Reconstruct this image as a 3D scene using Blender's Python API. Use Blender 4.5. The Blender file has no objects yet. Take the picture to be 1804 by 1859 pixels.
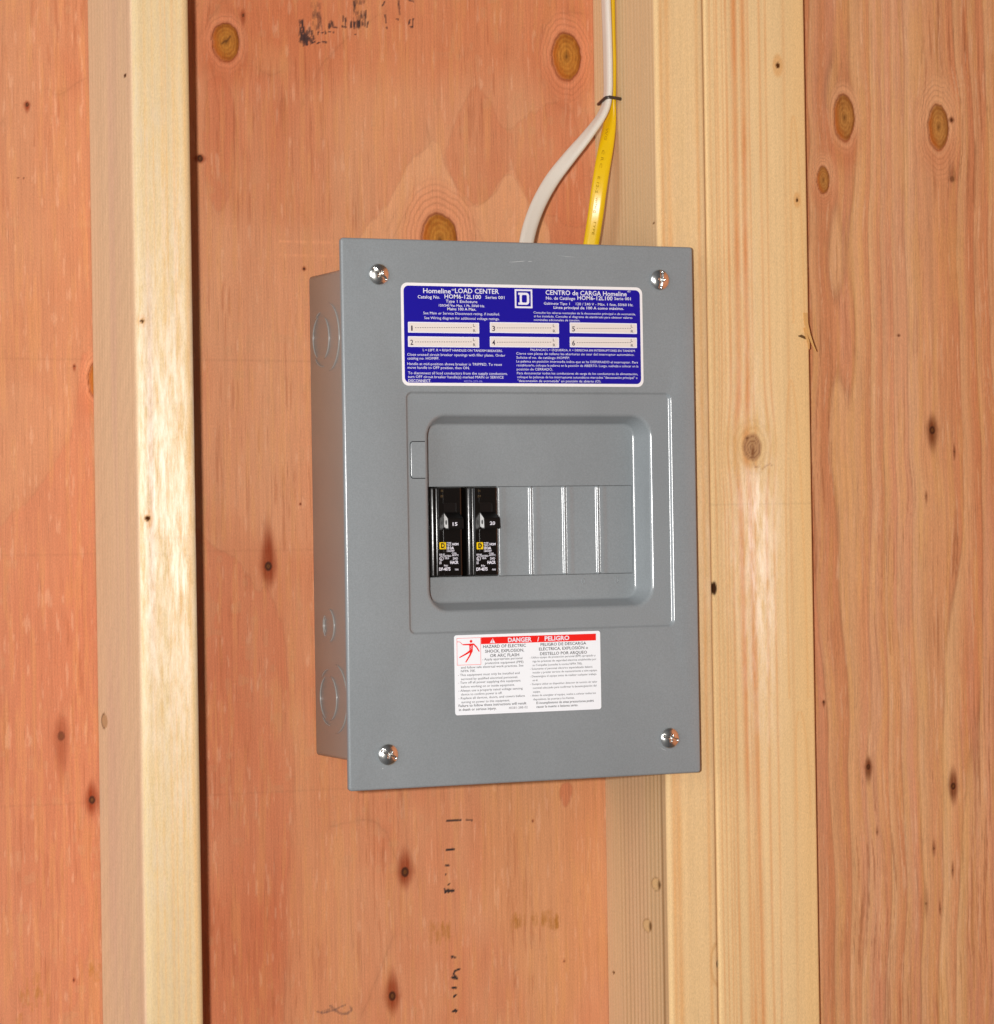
import bpy, math
import numpy as np
from mathutils import Vector, geometry

# ------------------------------------------------------------------ camera
S = bpy.context.scene
FPX = 5384.9                      # focal length in pixels of the 1804 px wide photograph
CAM = np.array([-0.64697, -1.76392, -0.17522])
YAW, PITCH, ROLL = 0.423384, 0.005175, -0.015631
_f = np.array([math.sin(YAW)*math.cos(PITCH), math.cos(YAW)*math.cos(PITCH), math.sin(PITCH)])
_r = np.array([math.cos(YAW), -math.sin(YAW), 0.0]); _u = np.cross(_r, _f)
_c, _s = math.cos(ROLL), math.sin(ROLL)
RGT, UPV, FWD = _c*_r+_s*_u, -_s*_r+_c*_u, _f
cd = bpy.data.cameras.new('camera'); cam = bpy.data.objects.new('camera', cd)
S.collection.objects.link(cam); S.camera = cam
from mathutils import Matrix
M = Matrix.Identity(4)
for i in range(3):
    M[i][0], M[i][1], M[i][2], M[i][3] = RGT[i], UPV[i], -FWD[i], CAM[i]
cam.matrix_world = M
cd.sensor_fit = 'HORIZONTAL'; cd.sensor_width = 36.0; cd.lens = FPX/1804.0*36.0
cd.clip_start = 0.05; cd.clip_end = 50

# ------------------------------------------------------------------ world, lamps, exposure
Wd = bpy.data.worlds.new("World"); S.world = Wd; Wd.use_nodes = True
wn = Wd.node_tree; bg = wn.nodes['Background']
tcw = wn.nodes.new('ShaderNodeTexCoord'); sx = wn.nodes.new('ShaderNodeSeparateXYZ')
wr = wn.nodes.new('ShaderNodeValToRGB')
wn.links.new(tcw.outputs['Generated'], sx.inputs[0])
mpw = wn.nodes.new('ShaderNodeMapRange'); mpw.inputs[1].default_value = -1; mpw.inputs[2].default_value = 1
wn.links.new(sx.outputs[0], mpw.inputs[0]); wn.links.new(mpw.outputs[0], wr.inputs[0])
wr.color_ramp.elements[0].position = 0.15; wr.color_ramp.elements[0].color = (1.0, 1.02, 1.06, 1)
_e = wr.color_ramp.elements.new(.62); _e.color = (.34, .34, .36, 1)
wr.color_ramp.elements[2].position = 0.95; wr.color_ramp.elements[2].color = (.62, .33, .16, 1)
wn.links.new(wr.outputs[0], bg.inputs[0]); bg.inputs[1].default_value = 0.18
S.view_settings.view_transform = 'Standard'; S.view_settings.look = 'None'
S.view_settings.exposure = 0.0; S.view_settings.gamma = 1.0
S.cycles.max_bounces = 6; S.cycles.use_denoising = True


def lamp(name, pos, target, size, power, col):
    l = bpy.data.lights.new(name, 'AREA'); l.shape = 'DISK'; l.size = size; l.energy = power; l.color = col
    o = bpy.data.objects.new(name, l); S.collection.objects.link(o); o.location = pos
    o.rotation_euler = (Vector(target)-Vector(pos)).to_track_quat('-Z', 'Y').to_euler()
    return o


lamp('camera_flash', (-0.750, -1.765, -0.158), (0.15, 0, -0.165), 0.045, 31.5, (1.0, 0.97, 0.94))
lamp('left_fill', (-2.6, -1.5, 0.3), (0.1, 0, -0.17), 2.3, 31.0, (0.93, 0.96, 1.0))  # large soft fill lamp added at the left, out of view


# ------------------------------------------------------------------ helpers
def U(px, py, v=0.0, ax=1):
    """point of the plane <axis ax> = v that the photograph shows at pixel (px, py)"""
    d = FWD+(px-902)/FPX*RGT-(py-929.5)/FPX*UPV
    return CAM+(v-CAM[ax])/d[ax]*d


def lin(c):
    c = np.asarray(c, float)/255.0
    return np.where(c <= .04045, c/12.92, ((c+.055)/1.055)**2.4)


def link(o, parent=None):
    S.collection.objects.link(o)
    if parent is not None: o.parent = parent
    return o


def tag(o, label=None, cat=None, group=None, kind=None):
    if label: o['label'] = label
    if cat: o['category'] = cat
    if group: o['group'] = group
    if kind: o['kind'] = kind
    return o


def empty(name, loc, label, cat, group=None):
    o = bpy.data.objects.new(name, None); o.empty_display_size = .01; o.location = loc
    S.collection.objects.link(o); return tag(o, label, cat, group)


def mesh(name, V, F, mat, parent=None, smooth=True, origin=None, sharp=35):
    V = np.asarray(V, float)
    if parent is not None:
        V = V-np.array(world_of(parent))
        me_off = (0, 0, 0)
    me = bpy.data.meshes.new(name)
    me.from_pydata(V.tolist(), [], [tuple(int(i) for i in f) for f in F]); me.update()
    me.materials.append(mat)
    if smooth:
        me.shade_smooth()
        if sharp: me.set_sharp_from_angle(angle=math.radians(sharp))
    o = bpy.data.objects.new(name, me)
    return link(o, parent)


def world_of(o):
    p = Vector((0, 0, 0))
    while o is not None:
        p += o.location; o = o.parent
    return p


class MB:
    def __init__(s): s.V = []; s.F = []
    def add(s, V, F):
        n = len(s.V); s.V += [tuple(v) for v in V]; s.F += [tuple(i+n for i in f) for f in F]; return s
    def box(s, x0, x1, y0, y1, z0, z1):
        V = [(x, y, z) for z in (z0, z1) for y in (y0, y1) for x in (x0, x1)]
        return s.add(V, [(0, 2, 3, 1), (4, 5, 7, 6), (0, 1, 5, 4), (2, 6, 7, 3), (0, 4, 6, 2), (1, 3, 7, 5)])
    def build(s, name, mat, parent=None, **k): return mesh(name, s.V, s.F, mat, parent, **k)


def rrect(x0, x1, z0, z1, r, n=8):
    """rounded rectangle, 4*(n+1) points, z0 top > z1 bottom"""
    r = max(r, 1e-5); P = []
    for cx, cz, a0 in ((x1-r, z0-r, 90), (x1-r, z1+r, 0), (x0+r, z1+r, -90), (x0+r, z0-r, -180)):
        for i in range(n+1):
            a = math.radians(a0-90*i/n); P.append((cx+r*math.cos(a), cz+r*math.sin(a)))
    return P


def loops_mesh(loops, n):
    """loops: list of (points2d, y)"""
    V = []; F = []
    for P, y in loops: V += [(p[0], y, p[1]) for p in P]
    for k in range(len(loops)-1):
        a, b = k*n, (k+1)*n
        for i in range(n):
            j = (i+1) % n; F.append((a+i, a+j, b+j, b+i))
    return V, F


# ------------------------------------------------------------------ numpy noise
def _h(ix, iy, seed):
    n = (ix.astype(np.int64)*374761393+iy.astype(np.int64)*668265263+seed*974634777) & 0xffffffff
    n = ((n ^ (n >> 13))*1274126177) & 0xffffffff
    return ((n ^ (n >> 16)) & 0xffff)/65535.0


def vn(x, y, seed=0):
    ix, iy = np.floor(x), np.floor(y); fx, fy = x-ix, y-iy
    fx = fx*fx*fx*(fx*(fx*6-15)+10); fy = fy*fy*fy*(fy*(fy*6-15)+10)
    a, b = _h(ix, iy, seed), _h(ix+1, iy, seed); c, d = _h(ix, iy+1, seed), _h(ix+1, iy+1, seed)
    return (a*(1-fx)+b*fx)*(1-fy)+(c*(1-fx)+d*fx)*fy


def fbm(x, y, seed=0, o=4, g=.5):
    t = 0; a = 1; s = 0
    for k in range(o): t = t+a*vn(x*2**k+k*17.3, y*2**k+k*9.1, seed+k); s += a; a *= g
    return t/s


def sst(a, b, x):
    t = np.clip((x-a)/(b-a), 0, 1); return t*t*(3-2*t)


def mix(c, d, t):
    return c*(1-t[:, None])+np.asarray(d)*t[:, None]


def segdist(x, z, P, closed=False):
    best = np.full(x.shape, 9e9); n = len(P)
    for i in range(n if closed else n-1):
        a, b = P[i], P[(i+1) % n]; dx, dz = b[0]-a[0], b[1]-a[1]; L = dx*dx+dz*dz+1e-18
        t = np.clip(((x-a[0])*dx+(z-a[1])*dz)/L, 0, 1)
        best = np.minimum(best, (x-a[0]-t*dx)**2+(z-a[1]-t*dz)**2)
    return np.sqrt(best)


def sdpoly(x, z, P):
    d = segdist(x, z, P, True); ins = np.zeros(x.shape, bool); n = len(P)
    for i in range(n):
        a, b = P[i], P[(i+1) % n]
        c = ((a[1] > z) != (b[1] > z)) & (x < (b[0]-a[0])*(z-a[1])/(b[1]-a[1]+1e-18)+a[0])
        ins ^= c
    return np.where(ins, -d, d)


# ------------------------------------------------------------------ materials
def nm(name):
    m = bpy.data.materials.new(name); m.use_nodes = True
    return m, m.node_tree.nodes, m.node_tree.links, m.node_tree.nodes['Principled BSDF']


def N(nodes, t, **k):
    n = nodes.new(t)
    for a, b in k.items(): setattr(n, a, b)
    return n


def scaled(nd, lk, vec):
    tc = N(nd, 'ShaderNodeTexCoord'); mp = N(nd, 'ShaderNodeMapping'); mp.inputs['Scale'].default_value = vec
    lk.new(tc.outputs['Object'], mp.inputs[0]); return mp.outputs[0]


def noise(nd, lk, vec, det=3, rough=.6, sc=1.0):
    n = N(nd, 'ShaderNodeTexNoise'); n.inputs['Scale'].default_value = sc
    n.inputs['Detail'].default_value = det; n.inputs['Roughness'].default_value = rough
    lk.new(scaled(nd, lk, vec), n.inputs['Vector']); return n.outputs[0]


def maprange(nd, lk, src, a, b, c, d):
    m = N(nd, 'ShaderNodeMapRange')
    for i, v in enumerate((a, b, c, d)): m.inputs[i+1].default_value = v
    lk.new(src, m.inputs[0]); return m.outputs[0]


def wood_mat(name, gx=900, gz=14, amp=.14, rough=.6, spec=.3, aniso=0.0, bump=.25, hair=.35, patch=None):
    m, nd, lk, p = nm(name)
    at = N(nd, 'ShaderNodeVertexColor', layer_name='col')
    g1 = maprange(nd, lk, noise(nd, lk, (gx, gx, gz), 4, .65), .3, .7, 1-amp, 1+amp)
    g2 = maprange(nd, lk, noise(nd, lk, (gx*2.1, gx*2.1, gz*3.5), 2, .5), .60, .72, 1, 1-hair)
    g3 = maprange(nd, lk, noise(nd, lk, (gx*1.6, gx*1.6, gz*9), 2, .5), .62, .75, 1, 1+hair*.35)
    g4 = maprange(nd, lk, noise(nd, lk, (1500, 1500, 700), 3, .7), .3, .7, .89, 1.11)
    a = None
    for g in (g1, g2, g3, g4):
        if a is None: a = g
        else:
            mm = N(nd, 'ShaderNodeMath', operation='MULTIPLY'); lk.new(a, mm.inputs[0]); lk.new(g, mm.inputs[1]); a = mm.outputs[0]
    vm = N(nd, 'ShaderNodeVectorMath', operation='SCALE'); lk.new(at.outputs[0], vm.inputs[0]); lk.new(a, vm.inputs['Scale'])
    lk.new(vm.outputs[0], p.inputs['Base Color'])
    p.inputs['Roughness'].default_value = rough; p.inputs['Specular IOR Level'].default_value = spec
    b = N(nd, 'ShaderNodeBump'); b.inputs['Strength'].default_value = bump; b.inputs['Distance'].default_value = .0004
    lk.new(noise(nd, lk, (gx*1.1, gx*1.1, gz*1.5), 4, .7), b.inputs['Height']); lk.new(b.outputs[0], p.inputs['Normal'])
    if aniso:
        p.inputs['Anisotropic'].default_value = aniso
        cx = N(nd, 'ShaderNodeCombineXYZ'); cx.inputs[0].default_value = 1.0
        lk.new(cx.outputs[0], p.inputs['Tangent'])
        pt = noise(nd, lk, patch or (400, 400, 55), 5, .7)
        sat = N(nd, 'ShaderNodeVertexColor', layer_name='gloss')
        mm = N(nd, 'ShaderNodeMath', operation='MULTIPLY')
        lk.new(maprange(nd, lk, pt, .36, .66, .16, spec*3.1), mm.inputs[0]); lk.new(sat.outputs[0], mm.inputs[1])
        lk.new(mm.outputs[0], p.inputs['Specular IOR Level'])
    return m


def paint(name, col, rough=.4, spec=.5, peel=.06, metallic=0.0, speck=.03, scale=1500, aniso=0):
    m, nd, lk, p = nm(name)
    c = lin(col)
    n = noise(nd, lk, (scale,)*3, 3, .6)
    mr = maprange(nd, lk, n, .3, .7, 1-speck, 1+speck)
    n2 = maprange(nd, lk, noise(nd, lk, (14, 14, 9), 3, .5), .3, .7, 1-speck, 1+speck)
    mm = N(nd, 'ShaderNodeMath', operation='MULTIPLY'); lk.new(mr, mm.inputs[0]); lk.new(n2, mm.inputs[1])
    rgb = N(nd, 'ShaderNodeRGB'); rgb.outputs[0].default_value = (*c, 1)
    vm = N(nd, 'ShaderNodeVectorMath', operation='SCALE'); lk.new(rgb.outputs[0], vm.inputs[0]); lk.new(mm.outputs[0], vm.inputs['Scale'])
    lk.new(vm.outputs[0], p.inputs['Base Color'])
    p.inputs['Roughness'].default_value = rough; p.inputs['Specular IOR Level'].default_value = spec
    p.inputs['Metallic'].default_value = metallic
    if aniso:
        p.inputs['Anisotropic'].default_value = aniso
        cx = N(nd, 'ShaderNodeCombineXYZ'); cx.inputs[2].default_value = 1.0; lk.new(cx.outputs[0], p.inputs['Tangent'])
    if peel:
        b = N(nd, 'ShaderNodeBump'); b.inputs['Strength'].default_value = peel; b.inputs['Distance'].default_value = .0002
        lk.new(noise(nd, lk, (900, 900, 900), 2, .5), b.inputs['Height']); lk.new(b.outputs[0], p.inputs['Normal'])
    return m


MAT = dict(
    ply=wood_mat('plywood_veneer', 800, 16, .09, .62, .22, hair=.20),
    stud=wood_mat('planed_pine_glossy', 460, 9, .04, .55, .85, aniso=1.0, bump=.16, hair=.06),
    stud2=wood_mat('planed_pine', 460, 9, .05, .60, .25, bump=.15, hair=.12),
    grey=paint('grey_enamel', (137, 142, 144), .18, .5, .14, speck=.07, scale=1100),
    greybox=paint('grey_enamel_box', (144, 143, 139), .24, .5, .2, speck=.06),
    chrome=paint('zinc_plated_steel', (240, 238, 232), .22, .5, 0, metallic=1.0, speck=.02),
    black=paint('black_phenolic', (18, 15, 13), .22, .6, .10, speck=.1, aniso=.85),
    blackd=paint('black_handle_plastic', (14, 12, 11), .35, .4, 0),
    white=paint('label_white', (238, 234, 232), .35, .4, 0, speck=.01),
    cream=paint('label_cream', (226, 216, 208), .35, .4, 0, speck=.01),
    blue=paint('label_blue', (24, 15, 150), .35, .4, 0, speck=.03),
    inkw=paint('white_ink', (232, 230, 240), .4, .4, 0),
    inkl=paint('pale_blue_ink', (148, 142, 220), .4, .4, 0),
    inkn=paint('navy_ink', (38, 28, 60), .4, .4, 0),
    red=paint('label_red', (238, 34, 28), .35, .4, 0),
    inkk=paint('grey_black_ink', (62, 56, 60), .4, .4, 0),
    inkg=paint('light_grey_ink', (128, 122, 126), .4, .4, 0),
    yellow=paint('emblem_yellow', (240, 200, 20), .35, .4, 0),
    hwhite=paint('trip_flag_white', (244, 242, 238), .3, .5, 0),
    cwhite=paint('white_cable_jacket', (212, 202, 188), .34, .45, .08, speck=.02),
    cyellow=paint('yellow_cable_jacket', (220, 178, 6), .30, .5, .10, speck=.02),
    cink=paint('cable_print', (164, 128, 8), .5, .3, 0),
    steel=paint('dark_steel', (92, 82, 78), .3, .5, 0, metallic=.8),
)

# ------------------------------------------------------------------ sheathing: plywood
FS = -0.0889           # front plane of the studs
RP = -0.0710           # face of the right-hand plywood


def px_list(P, y): return [tuple(U(a, b, y)[[0, 2]]) for a, b in P]


def chaikin(P, closed=False, n=2):
    for _ in range(n):
        Q = [] if closed else [P[0]]
        m = len(P)
        for i in range(m if closed else m-1):
            a, b = P[i], P[(i+1) % m]
            Q += [(.75*a[0]+.25*b[0], .75*a[1]+.25*b[1]), (.25*a[0]+.75*b[0], .25*a[1]+.75*b[1])]
        if not closed: Q.append(P[-1])
        P = Q
    return P


def grid_axis(a0, a, b, b1, h, H=.03):
    L = list(np.arange(a0, a, H)) if a0 < a else []
    R = list(np.arange(b+H, b1+H*.5, H)) if b1 > b else []
    return np.array(L+list(np.arange(a, b, h))+[b]+R)


def attr(me, name, C):
    at = me.color_attributes.new(name, 'FLOAT_COLOR', 'POINT')
    A = np.ones((len(C), 4), np.float32); A[:, :3] = C if C.ndim == 2 else C[:, None]
    at.data.foreach_set('color', A.ravel())


def sheet(name, xs, zs, y, thick, colf, mat, relief=None):
    nx, nz = len(xs), len(zs)
    X, Z = np.meshgrid(xs, zs); x = X.ravel(); z = Z.ravel()
    C, hgt = colf(x, z)
    V = np.stack([x, np.full(x.shape, y)-hgt, z], 1)
    i = np.arange(nx*nz).reshape(nz, nx)
    F = np.stack([i[:-1, :-1], i[:-1, 1:], i[1:, 1:], i[1:, :-1]], -1).reshape(-1, 4)
    # rim going back
    rim = np.concatenate([i[0, :], i[1:, -1], i[-1, -2::-1], i[-2:0:-1, 0]])
    B = V[rim].copy(); B[:, 1] = y+thick; k = len(rim); n0 = len(V)
    V = np.concatenate([V, B]); C = np.concatenate([C, C[rim]*.8])
    a = np.arange(k); b = (a+1) % k
    F2 = np.stack([rim[a], a+n0, b+n0, rim[b]], 1)
    c0 = len(V); corners = np.array([[xs[0], y+thick, zs[0]], [xs[-1], y+thick, zs[0]], [xs[-1], y+thick, zs[-1]], [xs[0], y+thick, zs[-1]]])
    V = np.concatenate([V, corners]); C = np.concatenate([C, np.tile(C[:1]*.8, (4, 1))])
    F3 = np.array([[c0, c0+3, c0+2, c0+1]])
    F = np.concatenate([F, F2, F3])
    me = bpy.data.meshes.new(name)
    me.vertices.add(len(V)); me.vertices.foreach_set('co', V.astype(np.float32).ravel())
    me.loops.add(len(F)*4); me.loops.foreach_set('vertex_index', F.astype(np.int32).ravel())
    me.polygons.add(len(F)); me.polygons.foreach_set('loop_start', np.arange(len(F), dtype=np.int32)*4)
    me.update(calc_edges=True); me.validate()
    me.materials.append(mat); me.shade_smooth(); me.set_sharp_from_angle(angle=math.radians(50))
    attr(me, 'col', C)
    return link(bpy.data.objects.new(name, me))


def knotwarp(x, z, K):
    """grain lines bend round the knots"""
    w = x.copy()
    for cx, cz, rx, rz in K:
        d2 = ((x-cx)/(rx*1.9))**2+((z-cz)/(rz*1.9))**2
        w = w-(x-cx)*.75*np.exp(-d2)
    return w


def paint_knot(C, hgt, x, z, cx, cz, rx, rz, seed, dark=(146, 78, 20), core=(188, 124, 48), rim=(116, 54, 14), halo=(228, 152, 110), crack=True, ring=1.0):
    dx, dz = (x-cx)/rx, (z-cz)/rz
    sel = np.where((abs(dx) < 3) & (abs(dz) < 3))[0]
    if len(sel) == 0: return
    xx, zz, dx, dz = x[sel], z[sel], dx[sel], dz[sel]
    ang = np.arctan2(dz, dx)
    d = np.sqrt(dx*dx+dz*dz)*(1+.10*(fbm(ang*1.6+5, xx*0+seed, seed)-.5)+.05*(vn(ang*5, xx*0, seed+3)-.5))
    c = C[sel]
    # halo with concentric lines
    hl = (1-sst(1.3+.12*(seed % 5), 1.9+.2*(seed % 5), d))*(d > .9)
    c = mix(c, lin(halo), hl*.45)
    ln = .5+.5*np.cos((d+.06*fbm(xx*300, zz*90, seed))*26)
    c = c*(1-(.22*hl*ln**4)[:, None])
    c = mix(c, lin(rim), np.exp(-((d-1.03)/.07)**2)*.85)
    c = mix(c, lin((184, 92, 50)), (1-sst(1.5, 2.9, d))*(d > 1)*(.2+.6*sst(-.2, .9, -np.sin(ang)))*.45)
    c = mix(c, lin(halo), np.exp(-((d-1.22)/.12)**2)*.22)
    ins = 1-sst(.94, 1.03, d)
    rg = .5+.5*np.sin(d*30+2*fbm(xx*260, zz*160, seed+9))
    kc = mix(np.tile(lin(core), (len(sel), 1)), lin(dark), np.clip(.12+.75*d**2.4+.40*(rg-.5)*ring+.6*(fbm(xx*420, zz*240, seed+12)-.5), 0, 1))
    kc = kc*(0.86+.28*fbm(xx*900, zz*700, seed+4))[:, None]
    kc = mix(kc, lin((186, 92, 26)), sst(.35, .9, d)*sst(.0, .9, -(dx+dz*.4))*.55)
    kc = mix(kc, lin((92, 50, 14)), np.exp(-(d/.17)**2)*.75)
    if crack:
        P = [(cx-.32*rx, cz-.12*rz), (cx-.12*rx, cz+.02*rz), (cx+.08*rx, cz+.04*rz), (cx+.34*rx, cz+.32*rz)]
        kc = mix(kc, lin((84, 44, 14)), np.exp(-(segdist(xx, zz, P)/.0006)**2)*.8)
    c = c*(1-ins[:, None])+kc*ins[:, None]
    C[sel] = c
    hgt[sel] += -.0005*np.exp(-((d-1.04)/.05)**2)+.0003*ins


def pin_knot(C, hgt, x, z, cx, cz, r, up=6, dn=4, seed=0, tint=(140, 54, 18), a=1.0):
    sel = np.where((abs(x-cx) < r*6) & (z-cz < r*up*1.6) & (cz-z < r*dn*1.6))[0]
    if len(sel) == 0: return
    xx, zz = x[sel]-cx, z[sel]-cz; c = C[sel]
    L = np.where(zz > 0, up*r, dn*r)
    wid = r*(1.9*np.clip(1-np.abs(zz)/L, 0.02, 1)**.7)
    t = np.exp(-(np.abs(xx)/wid)**3)*sst(1.0, .2, np.abs(zz)/L)
    t = t*(.75+.5*fbm(x[sel]*1500, z[sel]*60, seed))
    c = mix(c, lin(tint), np.clip(t*.9*a, 0, 1))
    d = np.sqrt(xx*xx+(zz*.8)**2)/r
    c = mix(c, lin((70, 32, 14)), np.clip((1-sst(.7, 1.0, d))*a, 0, 1))
    c = mix(c, lin((120, 72, 30)), np.clip(np.exp(-((d-.22)/.16)**2)*.7*a, 0, 1))
    C[sel] = c


def marks(C, x, z, y, L, col, seed, streak=True):
    for seg, w, a in L:
        P = px_list(seg, y)
        if len(P) == 1: P = [P[0], (P[0][0]+1e-5, P[0][1])]
        xs_ = [p[0] for p in P]; zs_ = [p[1] for p in P]; m = w*3+.002
        sel = np.where((x > min(xs_)-m) & (x < max(xs_)+m) & (z > min(zs_)-m) & (z < max(zs_)+m))[0]
        if len(sel) == 0: continue
        d = segdist(x[sel], z[sel], P)
        t = (1-sst(w*.6, w*1.25, d+ (fbm(x[sel]*1400, z[sel]*700, seed)-.5)*w*.9))*a
        if streak: t = t*np.clip(.35+1.5*(fbm(x[sel]*1500, z[sel]*260, seed+5)-.18), 0, 1)
        C[sel] = mix(C[sel], lin(col), np.clip(t, 0, 1))


def ply_left(x, z):
    kp = [(410, 76, 26, 35), (1028, 103, 31, 46), (798, 436, 36, 50), (181, 690, 21, 36)]
    K = []
    for a, b, rx, rz in kp:
        c = U(a, b, 0); K.append((c[0], c[2], rx/3.0/1000, rz/3.02/1000))
    w = knotwarp(x, z, K)
    low = fbm(w*9, z*2.2, 11, 3)
    f = w*16+low*3.4
    fr = f-np.floor(f)
    band = sst(0, .82, fr)*(1-sst(.93, 1.0, fr))         # slow fade, sharp return: rotary-cut rings
    m = np.clip(.32+.16*band+1.2*(fbm(w*16, z*7, 31, 5)-.5)+.5*(fbm(w*60, z*26, 33, 3)-.5), 0, 1)
    C = mix(np.tile(lin((212, 148, 106)), (len(x), 1)), lin((203, 118, 78)), m)
    # places the photograph shows redder or paler
    edge = .0025*(fbm(x*160, z*50, 70, 3)-.5)*2
    regions = [
        ([(360, 960), (395, 1000), (430, 1015), (470, 1085), (485, 1060), (512, 1130), (526, 1250), (536, 1400), (530, 1500), (520, 1580), (516, 2300), (340, 2300), (340, 960)], (202, 114, 78), .45, .0009),
        ([(-80, 985), (0, 962), (30, 920), (60, 905), (110, 830), (140, 760), (150, 640), (165, 640), (190, 1900), (-80, 1900)], (214, 128, 92), .55, .0012),
        ([(765, 268), (800, 252), (806, 305), (828, 338), (824, 356), (860, 377), (890, 362), (925, 300), (945, 328), (958, 372), (1000, 420), (1000, 470), (620, 470), (680, 400), (725, 330)], (226, 164, 118), .62, .0010),
        ([(808, 290), (812, 240), (858, 155), (876, 158), (900, 215), (920, 242), (1000, 178), (1035, 190), (1052, 240), (1060, 330), (1075, 430), (958, 372), (925, 300), (890, 362), (860, 377), (828, 340)], (200, 108, 68), .26, .0009),
        ([(372, 150), (385, 140), (410, 142), (422, 190), (430, 240), (420, 330), (400, 400), (370, 330)], (200, 106, 68), .30, .0010),
        ([(364, 400), (600, 420), (600, 700), (575, 1000), (480, 985), (372, 900)], (222, 158, 116), .45, .012),
        ([(340, 1600), (520, 1620), (520, 2300), (340, 2300)], (196, 104, 62), .30, .02),
        ([(880, 1400), (1110, 1400), (1110, 1700), (1000, 1900), (880, 1640)], (212, 148, 98), .50, .008),
        ([(455, 60), (520, 90), (530, 130), (490, 140), (455, 120)], (218, 158, 108), .40, .004),
        ([(-60, 700), (60, 700), (130, 760), (80, 850), (30, 900), (-60, 960)], (224, 160, 116), .40, .006),
        ([(620, 130), (760, 160), (760, 260), (640, 300), (600, 200)], (220, 152, 104), .30, .012),
        ([(-40, 560), (60, 560), (50, 680), (-40, 680)], (206, 128, 80), .3, .012),
        ([(360, -40), (1090, -40), (1090, 130), (700, 150), (520, 120), (360, 130)], (204, 112, 66), .45, .02),
        ([(-200, -200), (260, -200), (260, 2100), (-200, 2100)], (180, 112, 76), .36, .01),  # left of the stud: colour darkened to offset the stronger flash there
        ([(1015, 1418), (1038, 1418), (1036, 1450), (1025, 1470), (1015, 1450)], (196, 108, 72), .6, .0008),
        ([(500, 1240), (640, 1430), (640, 1900), (530, 1900), (535, 1500)], (216, 150, 104), .40, .010),
    ]
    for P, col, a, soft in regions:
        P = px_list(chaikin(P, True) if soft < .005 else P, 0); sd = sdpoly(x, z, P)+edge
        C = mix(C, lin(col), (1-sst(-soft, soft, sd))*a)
        if soft < .002: C = C*(1-(.09*np.exp(-((sd)/.0006)**2))[:, None])
    # grain streaks that follow the warp
    st = fbm(w*420, z*14, 5, 4, .6)
    C = C*(.93+.14*st)[:, None]
    dk = sst(.62, .80, fbm(w*620, z*34+3, 8, 3))*sst(.45, .62, fbm(w*30, z*8, 77))
    C = mix(C, lin((168, 92, 54)), dk*.38)
    pl = sst(.68, .85, fbm(x*520, z*70, 18, 3))
    C = mix(C, lin((232, 176, 138)), pl*.35)
    spot = sst(.80, .86, vn(x*230, z*130, 43))*sst(.45, .6, fbm(x*14, z*12, 44))     # small pale resin flecks
    C = mix(C, lin((200, 146, 104)), spot*.25)
    # horizontal sander marks / ridge
    for yy, a in ((437, .22), (462, .18), (1000, .08), (655, .10), (1440, .08)):
        zz0 = U(460, yy, 0)[2]+.0006*(vn(x*40, x*0, 3)-.5)
        C = C*(1+(a*np.exp(-((z-zz0)/.0009)**2)*(x > -.0) * (vn(x*300, z*100, 2)))[:, None]) if yy < 600 else C*(1-(a*np.exp(-((z-zz0)/.0007)**2))[:, None])
    yl = sst(.50, .72, fbm(w*300, z*24, 91, 4, .6))
    C = mix(C, lin((222, 158, 92)), yl*.22)
    LN = [[(0, 226), (20, 212), (45, 196), (84, 154), (104, 178), (140, 150), (165, 140)], [(360, 66), (372, 50), (398, 8), (410, -20)], [(438, 128), (446, 100), (440, 60), (425, 20)], [(455, 110), (470, 125), (490, 138), (510, 132), (522, 110)],
          [(545, 200), (580, 120), (640, 60), (700, 20)], [(760, 160), (775, 230), (780, 270)], [(985, 150), (975, 100), (985, 50), (1020, 20), (1060, 25)], [(988, 160), (1010, 190), (1040, 205), (1070, 190)], [(970, 60), (1010, 40), (1050, 42)],
          [(700, 420), (735, 350), (790, 352), (850, 392), (880, 440)], [(715, 430), (745, 372), (790, 368), (840, 400), (868, 440)], [(140, 760), (136, 735), (150, 726), (172, 736)], [(0, 655), (60, 662), (140, 672)],
          [(600, 1500), (690, 1480), (720, 1560)], [(650, 1860), (690, 1760), (712, 1700)], [(760, 1620), (745, 1560), (735, 1500), (730, 1440)]]
    for k, Pl in enumerate(LN):
        d = segdist(x+.002*(vn(x*160, z*90, 300+k)-.5), z, px_list(chaikin(Pl), 0))
        C = C*(1-((.10*np.exp(-(d/.0006)**2)+.05*np.exp(-(d/.003)**2))*sst(.3, .6, fbm(x*30, z*30, 330+k, 2)))[:, None])
    C = C*np.array([.945, .95, .965])
    hgt = np.zeros(len(x))
    for i, (cx, cz, rx, rz) in enumerate(K):
        paint_knot(C, hgt, x, z, cx, cz, rx, rz, 100+i*7, crack=(i == 0), halo=(228, 148, 106))
    for a, b, r, up, dn, t in ((735, 1583, .0031, 7, 5, 1), (712, 1808, .0029, 8, 6, 1), (487, 1028, .0028, 14, 7, 1), (111, 1336, .0028, 7, 14, .6),
                            (167, 1452, .0024, 7, 6, 1), (49, 190, .0012, 3, 6, 1), (441, 28, .0010, 6, 10, .8), (363, 288, .0022, 2, 2, 1),
                            (552, 488, .0008, 3, 3, 1), (33, 323, .0004, 2, 2, 1), (43, 324, .0004, 2, 2, 1), (134, 1779, .0005, 5, 5, 1),
                            (135, 665, .0006, 4, 8, .9), (967, 1490, .0006, 3, 3, .7), (1024, 1745, .0006, 5, 3, .5), (545, 915, .0005, 3, 3, 1)):
        c = U(a, b, 0); pin_knot(C, hgt, x, z, c[0], c[2], r, up, dn, int(a), a=t)
    # printed stamp, mostly worn away
    ink = []
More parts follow.
